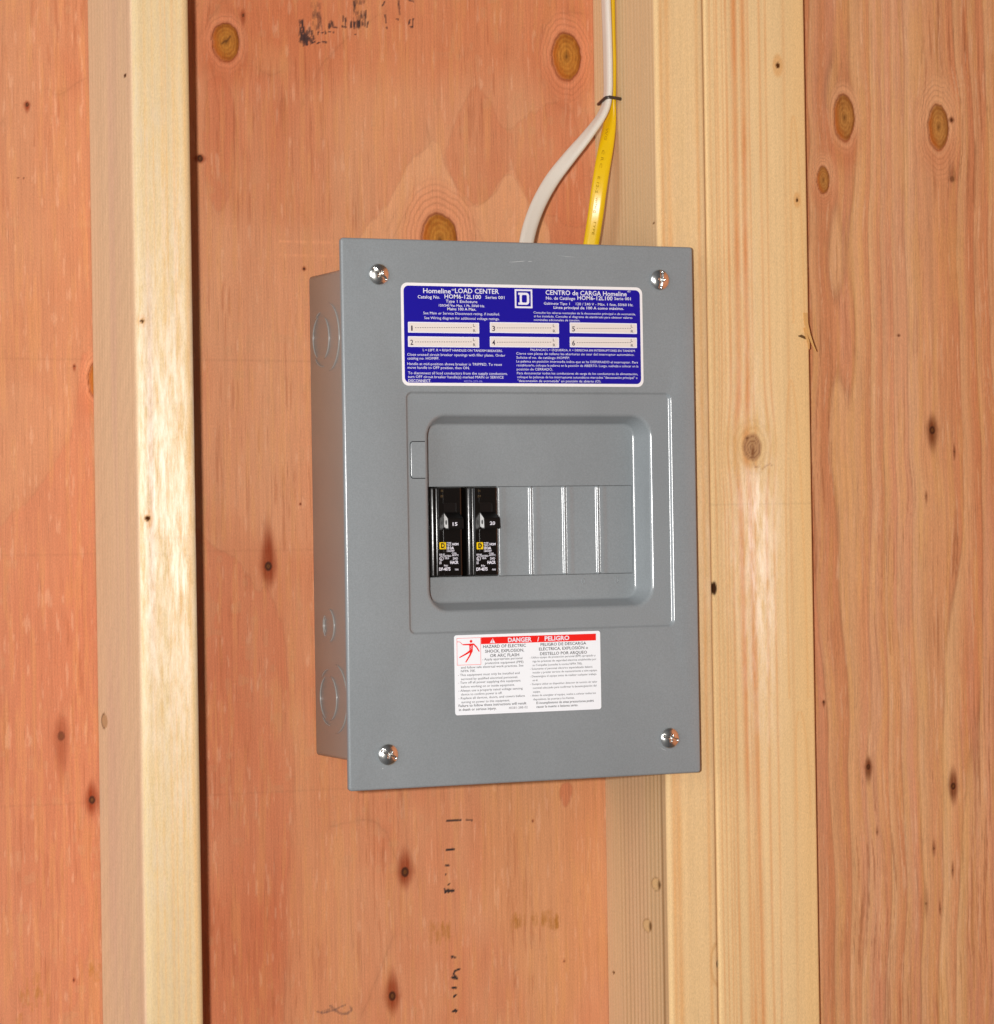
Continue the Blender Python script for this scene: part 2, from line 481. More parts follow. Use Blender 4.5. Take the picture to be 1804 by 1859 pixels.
    rs = np.random.RandomState(4)
    def dash(x0, x1, y0, y1, n, w=.0006, a=.8):
        for _ in range(n):
            xx = rs.uniform(x0, x1); yy = rs.uniform(y0, y1); ink.append(([(xx, yy), (xx+rs.uniform(-1, 1), yy+rs.uniform(3, 9))], w, a*rs.uniform(.5, 1)))
    dash(543, 552, 36, 72, 34); dash(550, 562, 60, 78, 26); dash(556, 570, 48, 74, 16); dash(566, 584, 18, 50, 26, .0006, .45)
    dash(640, 662, 0, 34, 34, .0006, .55); dash(636, 658, 38, 46, 22, .0007, .9); dash(596, 604, 38, 46, 9); dash(560, 582, 0, 16, 10, .0008, .22)
    dash(722, 726, 0, 20, 6, .0006, .5)
    for P in ([(623, 30), (623, 38)], [(627, 33), (627, 50)], [(621, 48), (629, 50)], [(664, 20), (662, 48)], [(668, 40), (666, 50)], [(699, 28), (701, 42)],
              [(702, 50), (702, 51)], [(744, 36), (742, 44)], [(750, 34), (749, 48)], [(745, 49), (749, 49)], [(720, 34), (723, 36)], [(698, 4), (694, 11)],
              [(742, 0), (750, 3)], [(607, 50), (612, 50)], [(566, 78), (572, 76)], [(576, 79), (580, 77)], [(585, 76), (592, 77)], [(577, 62), (578, 58)],
              [(584, 60), (586, 59)], [(590, 57), (591, 61)], [(597, 58), (600, 58)], [(605, 59), (606, 59)], [(645, 62), (645, 63)]):
        ink.append((P, .00055, .9))
    marks(C, x, z, 0, ink, (66, 46, 44), 61, streak=False)
    ink = [([(811, 1490), (824, 1489)], .0007, .9), ([(826, 1489), (836, 1489)], .0007, .9), ([(846, 1488), (857, 1489)], .0005, .9),
           ([(810, 1543), (824, 1541)], .0008, 1), ([(809, 1571), (815, 1571)], .0006, .9), ([(809, 1587), (809, 1588)], .0006, .9),
           ([(813, 1606), (816, 1604)], .0005, .9), ([(807, 1614), (808, 1620)], .0008, 1), ([(808, 1617), (823, 1617)], .0010, 1), ([(813, 1614), (814, 1620)], .0006, .9),
           ([(820, 1735), (820, 1740)], .0005, 1), ([(820, 1736), (826, 1738)], .0008, .9), ([(834, 1759), (826, 1762), (823, 1768)], .0007, 1), ([(821, 1774), (829, 1776)], .0010, 1),
           ([(824, 1769), (829, 1775)], .0007, 1), ([(821, 1793), (828, 1793)], .0008, 1), ([(824, 1809), (827, 1806)], .0008, 1), ([(822, 1836), (829, 1835)], .0008, 1), ([(826, 1832), (827, 1838)], .0006, 1)]
    marks(C, x, z, 0, ink, (52, 42, 40), 62, streak=False)
    pen = [([(576, 1836), (586, 1839), (598, 1836), (610, 1832), (622, 1826), (627, 1824)], .0006, .55),
           ([(600, 1826), (608, 1834), (620, 1840), (632, 1839), (638, 1833), (636, 1828)], .0009, .6), ([(585, 1838), (597, 1833)], .0011, .45)]
    marks(C, x, z, 0, pen, (92, 74, 68), 63)
    st_ = []
    for x0, x1, y0, y1, n in ((780, 817, 1672, 1690, 22), (928, 952, 1655, 1672, 14), (965, 976, 1652, 1665, 5), (982, 1012, 1652, 1674, 30), (780, 800, 1690, 1704, 5),
                              (45, 75, 1765, 1800, 12), (160, 182, 1745, 1765, 10), (30, 90, 1790, 1850, 14)):
        for _ in range(n):
            a_, b_ = rs.uniform(x0, x1), rs.uniform(y0, y1); st_.append(([(a_, b_), (a_+1, b_+rs.uniform(6, 22))], .0010, .33))
    marks(C, x, z, 0, st_, (172, 112, 50), 64)
    hgt += .00012*(st-.5)
    return C, hgt


def ply_right(x, z):
    kp = [(1532, 214, 20, 43), (1703, 231, 20, 42), (1494, 327, 12, 25)]
    K = []
    for a, b, rx, rz in kp:
        c = U(a, b, RP); K.append((c[0], c[2], rx/2.62/1000, rz/2.9/1000))
    w = knotwarp(x, z, K)
    wav = (fbm(z*5+2, x*6, 201, 3)-.5)*.011+(fbm(z*17, x*14, 205, 2)-.5)*.005
    f = (w+wav)*62+fbm(w*26, z*1.3, 210, 2)*3
    fr = f-np.floor(f)
    band = sst(0, .78, fr)*(1-sst(.90, 1.0, fr))
    tone = fbm((w+wav)*45, z*1.1, 220, 3)
    C = mix(np.tile(lin((220, 170, 122)), (len(x), 1)), lin((202, 128, 86)), np.clip(.2+.55*band+1.0*(tone-.5), 0, 1))
    C = mix(C, lin((216, 154, 122)), sst(.52, .7, fbm(w*60, z*2.2, 230, 3))*.4)
    C = C*(1-(.18*np.exp(-((fr-.94)/.04)**2))[:, None])
    st = fbm((w+wav)*560, z*8, 240, 4, .6)
    C = C*(.86+.28*st)[:, None]
    dk = sst(.60, .76, fbm((w+wav)*760, z*20, 250, 3))*sst(.42, .6, fbm(w*40, z*9, 251))
    C = mix(C, lin((150, 86, 50)), dk*.48)
    pl = sst(.66, .82, fbm((w+wav)*700, z*34, 252, 3))
    C = mix(C, lin((232, 184, 144)), pl*.40)
    yl = sst(.48, .70, fbm((w+wav)*240, z*14, 291, 4, .6))
    C = mix(C, lin((224, 168, 98)), yl*.28)
    C = C*np.array([.945, .955, .94])
    hgt = np.zeros(len(x))
    for i, (cx, cz, rx, rz) in enumerate(K):
        paint_knot(C, hgt, x, z, cx, cz, rx, rz, 300+i*9, dark=(140, 80, 32), core=(184, 126, 62), rim=(124, 64, 24), halo=(232, 174, 126), crack=False)
    for a, b, r, up, dn, t in ((1692, 781, .0026, 6, 8, 1), (1576, 1392, .0017, 6, 9, 1), (1730, 1427, .0022, 8, 8, 1), (1495, 1274, .0007, 3, 8, .9),
                            (1727, 218, .0012, 3, 3, 1), (1631, 609, .0008, 2, 2, .8), (1728, 325, .0020, 8, 2, .5), (1732, 820, .0006, 14, 14, .8), (1681, 900, .0006, 9, 14, .7),
                            (1695, 1540, .0008, 12, 10, .7), (1729, 1580, .0006, 16, 14, .7), (1592, 1510, .0006, 12, 8, .7), (1706, 1650, .0005, 20, 14, .7), (1681, 1640, .0010, 20, 14, .5)):
        c = U(a, b, RP); pin_knot(C, hgt, x, z, c[0], c[2], r, up, dn, int(a), a=t, tint=(112, 52, 20))
    hgt += .00015*(st-.5)
    return C, hgt


xsL = grid_axis(-.60, -.20, .232, .30, .00072); zsL = grid_axis(-.95, -.49, .185, .60, .00072)
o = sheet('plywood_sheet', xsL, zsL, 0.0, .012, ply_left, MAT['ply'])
tag(o, 'salmon orange plywood sheathing with round knots, behind the grey box and the left stud', 'plywood sheet')
xsR = grid_axis(.3332, .3333, .505, .90, .00072); zsR = grid_axis(-.95, -.53, .20, .60, .00072)
o = sheet('plywood_sheet', xsR, zsR, RP, .018, ply_right, MAT['ply'])
tag(o, 'striped reddish brown plywood at the right, with three oval knots near its top', 'plywood sheet')


b = MB(); b.box(1.0, 1.012, -1.35, RP-.004, -.95, .60)
o = b.build('plywood_sheet', paint('side_wall_veneer', (214, 140, 96), .6, .3, .2, speck=.08, scale=60), smooth=False)
tag(o, 'plain orange plywood of the return wall, mirrored small in the screw heads', 'plywood sheet')

# ------------------------------------------------------------------ studs
def board(name, x0, x1, y0, y1, r, colf, mat, zr=(-.95, .60), zfine=(-.53, .20), h=.0008, mats=None):
    """rectangular timber with eased edges; the front (y0) and left faces are finely divided"""
    prof = []
    def lineto(a, b, n):
        for i in range(n): t = i/n; prof.append((a[0]+(b[0]-a[0])*t, a[1]+(b[1]-a[1])*t))
    def arc(cx, cy, a0, n=6):
        for i in range(n): a = math.radians(a0+90*i/n); prof.append((cx+r*math.cos(a), cy+r*math.sin(a)))
    nside = int((y1-y0)/h*.6); nf = int((x1-x0-2*r)/h)
    lineto((x0, y1), (x0, y0+r), nside)
    arc(x0+r, y0+r, 180)
    lineto((x0+r, y0), (x1-r, y0), nf)
    arc(x1-r, y0+r, 270)
    lineto((x1, y0+r), (x1, y1), 4); prof.append((x1, y1))
    prof = np.array(prof); n = len(prof)
    zs = grid_axis(zr[0], zfine[0], zfine[1], zr[1], h*1.3)
    s = np.concatenate([[0], np.cumsum(np.hypot(*np.diff(prof, axis=0).T))])
    X = np.tile(prof[:, 0], len(zs)); Y = np.tile(prof[:, 1], len(zs)); Sx = np.tile(s, len(zs)); Z = np.repeat(zs, n)
    C, hgt, gloss = colf(X, Y, Z, Sx)
    V = np.stack([X, Y, Z], 1)
    # relief along the outward normal (front/left only)
    fr = (Y < y0+r*.5); V[fr, 1] -= hgt[fr]
    i = np.arange(len(V)).reshape(len(zs), n)
    F = np.stack([i[:-1, :-1], i[:-1, 1:], i[1:, 1:], i[1:, :-1]], -1).reshape(-1, 4)
    Fb = np.stack([i[:-1, -1], i[:-1, 0], i[1:, 0], i[1:, -1]], -1).reshape(-1, 4)
    F = np.concatenate([F, Fb])
    me = bpy.data.meshes.new(name)
    caps = [tuple(i[0, ::-1]), tuple(i[-1, :])]
    nl = len(F)*4
    me.vertices.add(len(V)); me.vertices.foreach_set('co', V.astype(np.float32).ravel())
    lv = np.concatenate([F.ravel(), np.array(caps[0]), np.array(caps[1])]).astype(np.int32)
    me.loops.add(len(lv)); me.loops.foreach_set('vertex_index', lv)
    me.polygons.add(len(F)+2)
    me.polygons.foreach_set('loop_start', np.concatenate([np.arange(len(F))*4, [nl, nl+n]]).astype(np.int32))
    me.update(calc_edges=True); me.validate()
    me.materials.append(mat); me.shade_smooth(); me.set_sharp_from_angle(angle=math.radians(50))
    attr(me, 'col', C); attr(me, 'gloss', gloss)
    return link(bpy.data.objects.new(name, me))


def vstreak(C, s, z, pos, w, col, a, wob=.0006, seed=0, zf=6):
    p = pos+wob*2*(fbm(z*zf, z*0+seed, seed+50, 3)-.5)
    return mix(C, lin(col), np.exp(-((s-p)/w)**2)*a*(.7+.6*vn(z*30, z*0, seed)))


def spotpx(C, X, Z, px, py, plane, ax, r, col, a, stretch=1.0):
    c = U(px, py, plane, ax); u = X if ax == 1 else X
    k = 0 if ax == 1 else 1
    d = np.hypot((u-c[k])/r, (Z-c[2])/(r*stretch))
    return mix(C, lin(col), (1-sst(.7, 1.15, d))*a)


def col_left_stud(X, Y, Z, s):
    L0, L1 = -.1230, -.0868
    C = np.tile(lin((218, 190, 142)), (len(X), 1))
    side = (X < L0+.0006) & (Y > FS+.002)
    # side face: pale, faint broad cross figure near the ends, fine lines
    n = fbm(Y*55, Z*7, 401, 3)
    C = mix(C, lin((222, 193, 156)), side*1.0)
    C = C*(1+.10*(n-.5)[:, None]*side[:, None])
    fig = np.sin((Z*1.0+Y*1.3+.02*fbm(Y*30, Z*8, 402))*260)*sst(.40, .60, fbm(Y*20, Z*6, 403))
    C = C*(1+.022*fig[:, None]*side[:, None])
    rows = .5+.5*np.sin(Y*2*math.pi/.0021+2*fbm(Y*60, Z*1.5, 404))
    C = mix(C, lin((190, 150, 112)), side*rows**4*.30)
    C = mix(C, lin((206, 168, 150)), side*sst(.5, .75, fbm(Y*40+4, Z*3, 405))*.35)
    fr = ~side
    g = fbm((X+.002*fbm(Z*5, Z*0, 411))*230, Z*3.5, 410, 4)
    C = C*(1+(.16*(g-.5)*fr)[:, None])
    F0 = L0
    for k, (p, w, a) in enumerate(((.0080, .0006, .35), (.0125, .0005, .35), (.0175, .0009, .35), (.0205, .0005, .55), (.0252, .0008, .5), (.0275, .0006, .35), (.0320, .0013, .5))):
        C2 = vstreak(C, X-F0, Z, p, w, (226, 166, 96), a*.8, .0011, 420+k, 4)
        C = np.where(fr[:, None], C2, C)
    C = mix(C, lin((206, 178, 160)), fr*np.exp(-((X-F0-.0075-.0015*fbm(Z*6, Z*0, 4))/.0022)**2)*sst(-.34, -.16, Z)*sst(.02, -.05, Z)*.5)
    gl = fr*1.0*sst(F0-.0005, F0+.002, X)*(1-.65*sst(L1-.0075, L1-.004, X))
    gl = gl*(.55+.9*fbm(X*70, Z*16, 430, 3))
    for a, b, r, t, st in ((268, 941, .0017, 1, 1), (258, 583, .0012, 1, 1)):
        c = U(a, b, FS); gl = gl*sst(.9, 1.8, np.hypot((X-c[0])/r, (Z-c[2])/r))
        C = spotpx(C, X, Z, a, b, FS, 1, r*2.6, (214, 160, 100), .6, 1.4); C = spotpx(C, X, Z, a, b, FS, 1, r, (70, 34, 14), t, st)
    c = U(227, 137, L0, 0); d = np.hypot((Y-c[1])/.0028, (Z-c[2])/.0013)
    C = mix(C, lin((88, 52, 34)), side*(1-sst(.7, 1.1, d)))
    c = U(190, 1309, L0, 0); d = np.hypot((Y-c[1])/.0065, (Z-c[2])/.0045)
    C = mix(C, lin((176, 136, 92)), side*(1-sst(.8, 1.1, d))*.7); C = mix(C, lin((104, 70, 42)), side*np.exp(-((d-1)/.14)**2)*(Y > c[1])*.8)
    for yy in (733, 978, 1008):
        zz = U(300, yy, FS)[2]; C = C*(1-(.07*fr*np.exp(-((Z-zz-.0008*vn(X*120, X*0, 2))/.0006)**2))[:, None])
    h = .00035*(fbm(X*60, Z*14, 440, 3)-.5)
    return C, h, gl


def col_mid_stud(X, Y, Z, s):
    x0 = .2232
    side = (X < x0+.0006) & (Y > FS+.002); fr = ~side
    C = np.tile(lin((226, 190, 138)), (len(X), 1))
    C = mix(C, lin((216, 186, 144)), side*1.0)
    ww = Y+.0012*(fbm(Z*4, Y*20, 501, 3)-.5)
    m = sst(-.012, -.030, Y)*1.0
    rows = (.5+.5*np.cos(ww*2*math.pi/.0053+2.2*fbm(Y*28, Z*.8, 502)))**5
    amp = .25+.75*sst(-.05, -.35, Z)
    C = mix(C, lin((150, 112, 70)), side*rows*m*amp*.75)
    C = mix(C, lin((200, 154, 100)), side*(.5+.5*np.sin(ww*2*math.pi/.0019+3*fbm(Y*50, Z*1, 503)))**2*.35)
    C = mix(C, lin((214, 176, 140)), side*sst(.5, .7, fbm(Y*40, Z*2.5, 504))*.4)
    C = mix(C, lin((128, 92, 52)), side*np.exp(-((Y-FS-.0075)/.0022)**2)*sst(-.26, -.40, Z)*.6)
    g = fbm(X*200, Z*3.0, 510, 4)
    C = C*(1+(.14*(g-.5)*fr)[:, None])
    for k, (p, w, a) in enumerate(((.0045, .0012, .5), (.008, .0020, .45), (.030, .0012, .45))):
        C = np.where(fr[:, None], vstreak(C, X-x0, Z, p, w, (222, 158, 92), a, .0010, 520+k, 4), C)
    for a, b in ((1191, 1605), (1175, 1680)):
        c = U(a, b, x0, 0); d = np.hypot((Y-c[1])/.0062, (Z-c[2])/.0040)
        C = mix(C, lin((214, 180, 128)), side*(1-sst(.8, 1.1, d))*.9)
        C = mix(C, lin((92, 62, 34)), side*(1-sst(.85, 1.1, d))*sst(c[1]-.0005, c[1]-.0045, Y+.002*((Z-c[2])/.004)**2)*.95)
        C = mix(C, lin((150, 112, 70)), side*np.exp(-((d-1)/.12)**2)*.6)
    for a, b, r in ((1114, 1765, .0012), (1187, 405, .001)):
        c = U(a, b, x0, 0); d = np.hypot((Y-c[1])/(r*1.5), (Z-c[2])/r); C = mix(C, lin((110, 72, 36)), side*(1-sst(.7, 1.1, d)))
    c = U(1303, 1750, FS); d = np.hypot((X-c[0])/.0050, (Z-c[2])/.013)
    C = mix(C, lin((196, 142, 78)), fr*np.exp(-((d-1)/.14)**2)*.5); C = mix(C, lin((92, 58, 26)), fr*(1-sst(.14, .24, d)))
    gl = fr*.18
    return C, .0002*(g-.5)*fr, gl*(.5+fbm(X*70, Z*16, 430, 3))


def col_wide_stud(X, Y, Z, s):
    x0, x1 = .2588, .3330
    u = X-x0
    c = U(1366, 812, FS); kx, kz = c[0], c[2]
    d2 = ((X-kx)/.016)**2+((Z-kz)/.024)**2
    w = u-(X-kx)*.55*np.exp(-d2)
    C = np.tile(lin((228, 193, 141)), (len(X), 1))
    g = fbm(w*150, Z*2.2, 610, 4); C = C*(1+(.14*(g-.5))[:, None])
    for k, (p, wd, a) in enumerate(((.004, .0006, .35), (.0072, .0005, .35), (.0095, .0006, .4), (.0125, .0006, .35), (.0158, .0009, .5), (.0215, .0024, .65), (.0255, .0007, .3), (.0285, .0020, .65),
                                    (.0315, .0006, .4), (.040, .0009, .4), (.0455, .0008, .35), (.058, .0012, .22))):
        a = min(1, a*1.3); C = vstreak(C, w, Z, p+(.004*sst(-.15, -.5, Z) if .019 < p < .03 else 0), wd, (214, 148, 92), a, .0013, 620+k, 3)
    C = mix(C, lin((234, 204, 152)), np.exp(-((w-.0250)/.0009)**2)*.55)
    # long cathedral tongues on the right half
    for cx, ztop, zb, wdt in ((1440, 210, 560, .006), (1436, 690, 1240, .010), (1452, 1290, 1460, .007)):
        a = U(cx, ztop, FS); b = U(cx, zb, FS)
        t = np.clip((a[2]-Z)/(a[2]-b[2]), 0, 1); half = wdt*np.sqrt(np.clip(t, 0, 1))*(1.1-.4*t)
        inn = (Z < a[2]) & (Z > b[2]-.01)
        C = mix(C, lin((222, 160, 98)), inn*np.exp(-((np.abs(X-a[0]-.002*t)-half)/.0008)**2)*.45)
    C = mix(C, lin((224, 180, 120)), sst(.052, .070, u)*.5)
    # knot
    d = np.hypot((X-kx)/.0074, (Z-kz)/.0092)*(1+.08*(vn(np.arctan2(Z-kz, X-kx)*3, X*0, 5)-.5))
    C = mix(C, lin((216, 176, 112)), np.exp(-((d-1.8)/.9)**2)*.5)
    rings = .5+.5*np.cos(d*13+2*fbm(X*300, Z*300, 640)); C = mix(C, lin((196, 148, 88)), (1-sst(1.6, 2.5, d))*rings**2*.35)
    C = mix(C, lin((178, 134, 92)), (1-sst(.85, 1.05, d))*.85)
    C = mix(C, lin((120, 74, 46)), (1-sst(.8, 1.0, d))*(.5+.5*np.cos(d*24+3*fbm(X*500, Z*500, 641)))**3*.65)
    C = mix(C, lin((112, 62, 34)), np.exp(-(np.hypot((X-kx-.0003)/.0012, (Z-kz+.0030)/.0040))**2)*.85)
    C = mix(C, lin((90, 46, 24)), np.exp(-(np.hypot((X-kx+.0038)/.0011, (Z-kz-.0060)/.0009))**2)*.9)
    cr = px_list([(1367, 836), (1371, 848), (1385, 850), (1398, 842), (1402, 846)], FS); C = mix(C, lin((150, 96, 50)), np.exp(-(segdist(X, Z, cr)/.0004)**2)*.6)
    for a, b, r, t in ((1412, 119, .0016, 1), (1447, 363, .0011, 1), (1232, 147, .0006, .6)):
        C = spotpx(C, X, Z, a, b, FS, 1, r*2.5, (214, 156, 92), .6, 2.0); C = spotpx(C, X, Z, a, b, FS, 1, r, (84, 46, 18), t, 1.3)
    C = spotpx(C, X, Z, 1297, 1068, FS, 1, .0018, (60, 34, 16), 1, 2.6)
    C = C*(1-(.10*np.exp(-((Z-U(1350, 915, FS)[2])/.0005)**2))[:, None])
    z0 = U(1370, 1060, FS)[2]
    gl = np.exp(-((u-.030-.004*fbm(Z*9, Z*0, 9)-.08*(z0-Z)*.3)/.015)**2)*(.30+.9*fbm(X*60, Z*14, 650, 3))*(.25+.75*np.exp(-((Z-z0-.015)/.085)**2))
    gl = np.clip(gl*1.25, 0, 1)*(1-.9*(1-sst(1.0, 1.9, d)))
    h = .0003*(fbm(X*60, Z*12, 660, 3)-.5)
    return C, h, gl


o = board('wall_stud', -.1230, -.0868, FS, -.0008, .0042, col_left_stud, MAT['stud'])
tag(o, 'lone pale pine stud at the left with a shiny planed front edge', 'stud')
o = board('wall_stud', .2232, .2584, FS, -.0008, .0026, col_mid_stud, MAT['stud'])
tag(o, 'pine stud that the grey box is fixed to, the two cables stapled to its side', 'stud')
o = board('wall_stud', .2588, .3330, FS+.0004, -.0008, .0016, col_wide_stud, MAT['stud'])
tag(o, 'broad pale pine stud with one brown knot, right of the grey box', 'stud')

# splinter torn from the edge of the broad stud
stud = o
b = MB()
def strip(pts, w, th, y):
    V = []
    P = [U(px, py, yy) for (px, py), yy in zip(pts, y)]
    n = len(P)
    for k, p in enumerate(P):
        t = P[min(k+1, n-1)]-P[max(k-1, 0)]; t /= np.linalg.norm(t); sd = np.cross(t, [0, 1, 0]); sd /= np.linalg.norm(sd)+1e-9
        ww = w[k]
        for a_, c_ in ((-1, 0), (1, 0), (1, 1), (-1, 1)): V.append(p+sd*ww*a_*.5+np.array([0, th*c_, 0]))
    F = []
    for k in range(n-1):
        for i in range(4): F.append((4*k+i, 4*k+(i+1) % 4, 4*k+4+(i+1) % 4, 4*k+4+i))
    F += [(3, 2, 1, 0), (4*n-4, 4*n-3, 4*n-2, 4*n-1)]
    b.add(V, F)
strip([(1462, 568), (1464, 588), (1469, 608), (1475, 624), (1481, 638)], [.0026, .0024, .0018, .0010, .0003], .0009, [FS-.0005, FS-.0015, FS-.003, FS-.004, FS-.004])
strip([(1461, 595), (1464, 610), (1468, 622), (1469, 634)], [.0018, .0016, .0014, .0005], .0008, [FS-.0008, FS-.003, FS-.003, FS-.001])
m_s = paint('splinter_wood', (206, 158, 96), .6, .3, .1, speck=.06)
mesh('splinter', b.V, b.F, m_s, stud)
b = MB(); strip([(1449, 610), (1454, 610), (1461, 613), (1469, 617)], [.0004, .0018, .0016, .0006], .0004, [FS-.0004]*4)
mesh('splinter', b.V, b.F, paint('dark_bark', (104, 74, 40), .7, .2, 0), stud)


# ------------------------------------------------------------------ load centre
YC = -0.107; CW, CH = .2383, .3320
PX = .0187; BT, BB = -.0144, -.3177
panel = empty('electrical_panel', (0.12, 0, -.3177), 'grey metal load center with blue and white labels, fixed between the studs', 'electrical panel')

# cover with its two stepped recesses
n4 = 4*9
def RR(x0, x1, z0, z1, inset, r): return rrect(x0+inset, x1-inset, z0-inset, z1+inset, max(r-inset, .0004))
L = []
L.append((RR(0, CW, 0, -CH, .0012, .0022), YC+.0036)); L.append((RR(0, CW, 0, -CH, .0001, .0022), YC+.0036)); L.append((RR(0, CW, 0, -CH, 0, .0022), YC+.0033))
R0 = .0015
for k in range(6):
    a = math.pi/2*k/5; L.append((RR(0, CW, 0, -CH, R0*(1-math.cos(a)), .0022), YC+R0*(1-math.sin(a))))
fx = (.0402, .2214, -.0918, -.2397)
for ins, d in ((0, 0), (.0003, .00006), (.0007, .00040), (.0011, .00085), (.0015, .00125), (.0019, .00146), (.0023, .0015)):
    L.append((RR(*fx, ins, .0045), YC+d))
rx = (.0526, .2088, -.1046, -.2278); D0 = .0015
# lip, wall with draft, floor fillet
pr = []
th = math.radians(72); r1, r2, dep = .0030, .0022, .0140
for k in range(6): a = th*k/5; pr.append((r1*math.sin(a), r1*(1-math.cos(a))))
i1, d1 = pr[-1]; rem = dep-d1-r2*(1-math.cos(th)); i2 = i1+rem/math.tan(th)
for k in range(6): a = th*(1-k/5); pr.append((i2+r2*math.sin(th)-r2*math.sin(a), dep-r2*(1-math.cos(a))))
for ins, d in pr: L.append((RR(*rx, ins, .0150), YC+D0+d))
V, F = loops_mesh(L, n4)
FD = YC+D0+dep
floor_in = pr[-1][0]
inner = RR(*rx, floor_in, .0150)
base = len(V)-n4
OP1 = [(.0598, -.1497), (.1068, -.1497), (.1068, -.2053), (.0598, -.2053)]
FX0, FX1, FZ0, FZ1 = .1075, .2001, -.1499, -.2055
OP2 = [(FX0, FZ0), (FX1, FZ0), (FX1, FZ1), (FX0, FZ1)]
pts = [Vector(p) for p in inner]+[Vector(p) for p in OP1]+[Vector(p) for p in OP2]
ed = [(i, (i+1) % n4) for i in range(n4)]+[(n4+i, n4+(i+1) % 4) for i in range(4)]+[(n4+4+i, n4+4+(i+1) % 4) for i in range(4)]
vv, ee, ff, ov, oe, of = geometry.delaunay_2d_cdt(pts, ed, [], 1, 1e-7)
def inside(c, P): return min(p[0] for p in P) < c[0] < max(p[0] for p in P) and min(p[1] for p in P) < c[1] < max(p[1] for p in P)
mb = MB(); mb.add(V, F)
n0 = len(mb.V); mb.V += [(v.x, FD, v.y) for v in vv]
for f in ff:
    c = sum((vv[i] for i in f), Vector((0, 0)))/len(f)
    if inside(c, OP1) or inside(c, OP2): continue
    mb.F.append(tuple(n0+i for i in f))
# weld by matching positions
me_c = mb.build('cover', MAT['grey'], panel, sharp=60)
import bmesh
bm = bmesh.new(); bm.from_mesh(me_c.data); bmesh.ops.remove_doubles(bm, verts=bm.verts, dist=1e-6)
# returned edges of the openings
for P in (OP1, OP2):
    for i in range(4):
        a_, b_ = P[i], P[(i+1) % 4]; w0 = Vector(world_of(panel))
        q = [bm.verts.new(Vector((a_[0], FD, a_[1]))-w0), bm.verts.new(Vector((b_[0], FD, b_[1]))-w0), bm.verts.new(Vector((b_[0], FD+.0012, b_[1]))-w0), bm.verts.new(Vector((a_[0], FD+.0012, a_[1]))-w0)]
        bm.faces.new(q)
bmesh.ops.recalc_face_normals(bm, faces=bm.faces)
bm.to_mesh(me_c.data); bm.free(); me_c.data.shade_smooth(); me_c.data.set_sharp_from_angle(angle=math.radians(50))

# latch outline plate left of the deep recess
b = MB(); Lp = []
for ins, d in ((0, .0), (.00008, -.0003), (.0003, -.00045), (.0012, -.00046)): Lp.append((RR(.0436, .0600, -.1226, -.1446, ins, .0018), YC+D0+d))
V_, F_ = loops_mesh(Lp, n4); F_.append(tuple(range(3*n4, 4*n4)))
Vc = [(min(v[0], .0531), v[1], v[2]) for v in V_]
mesh('latch_plate', Vc, F_, MAT['grey'], me_c)

V_, F_ = loops_mesh([(RR(.0432, .0604, -.1222, -.1450, 0, .0021), YC+D0-.0001), (RR(.0436, .0600, -.1226, -.1446, 0, .0018), YC+D0-.0001)], n4)
mesh('latch_gap', [(min(v[0], .0531), v[1], v[2]) for v in V_], F_, MAT['blackd'], me_c)

# four twist-out filler plates in the spare positions
pitch = (FX1-FX0)/4
for k in range(4):
    xa = FX0+k*pitch+.0002; xb_ = FX0+(k+1)*pitch-.0002; w_ = xb_-xa
    prof = [(0, .0012), (0, .0003), (.0004, .0), (.0030, -.0001), (.0048, .00022), (.0066, .00022), (.0082, 0), (w_-.0026, 0), (w_-.0023, -.00008), (w_-.0019, -.0004), (w_-.0014, -.00085), (w_-.0009, -.0010), (w_-.0004, -.0009), (w_-.0001, -.0006), (w_, 0), (w_, .0012)]
    if k == 3: prof = prof[:8]+[(w_, 0), (w_, .0012)]
    zs = [(FZ0-.0002, .0004), (FZ0-.0005, 0), (FZ0-.0012, -0), (FZ1+.0012, 0), (FZ1+.0005, 0), (FZ1+.0002, .0004)]
    V_ = []; F_ = []
    for z_, dd in zs:
        for p in prof: V_.append((xa+p[0], FD+max(p[1]+dd, p[1]), z_))
    q = len(prof)
    for a_ in range(len(zs)-1):
        for i in range(q-1): F_.append((a_*q+i, a_*q+i+1, (a_+1)*q+i+1, (a_+1)*q+i))
    mesh('filler_plate', V_, F_, MAT['grey'], me_c, sharp=60)
# small stamped position marks under the spare positions
for px_, py_ in ((1059, 1055), (1119, 1053)):
    c = U(px_, py_, FD); V_ = []; F_ = []
    for i in range(16):
        a = 2*math.pi*i/16
        for rr, dd in ((1.0, 0), (.8, -.0002), (.6, 0)): V_.append((c[0]+.0013*rr*math.cos(a), FD-.00005+dd, c[2]+.0022*rr*math.sin(a)))
    for i in range(16):
        j = (i+1) % 16
        for q in range(2): F_.append((3*i+q, 3*j+q, 3*j+q+1, 3*i+q+1))
    mesh('stamped_mark', V_, F_, MAT['grey'], me_c)

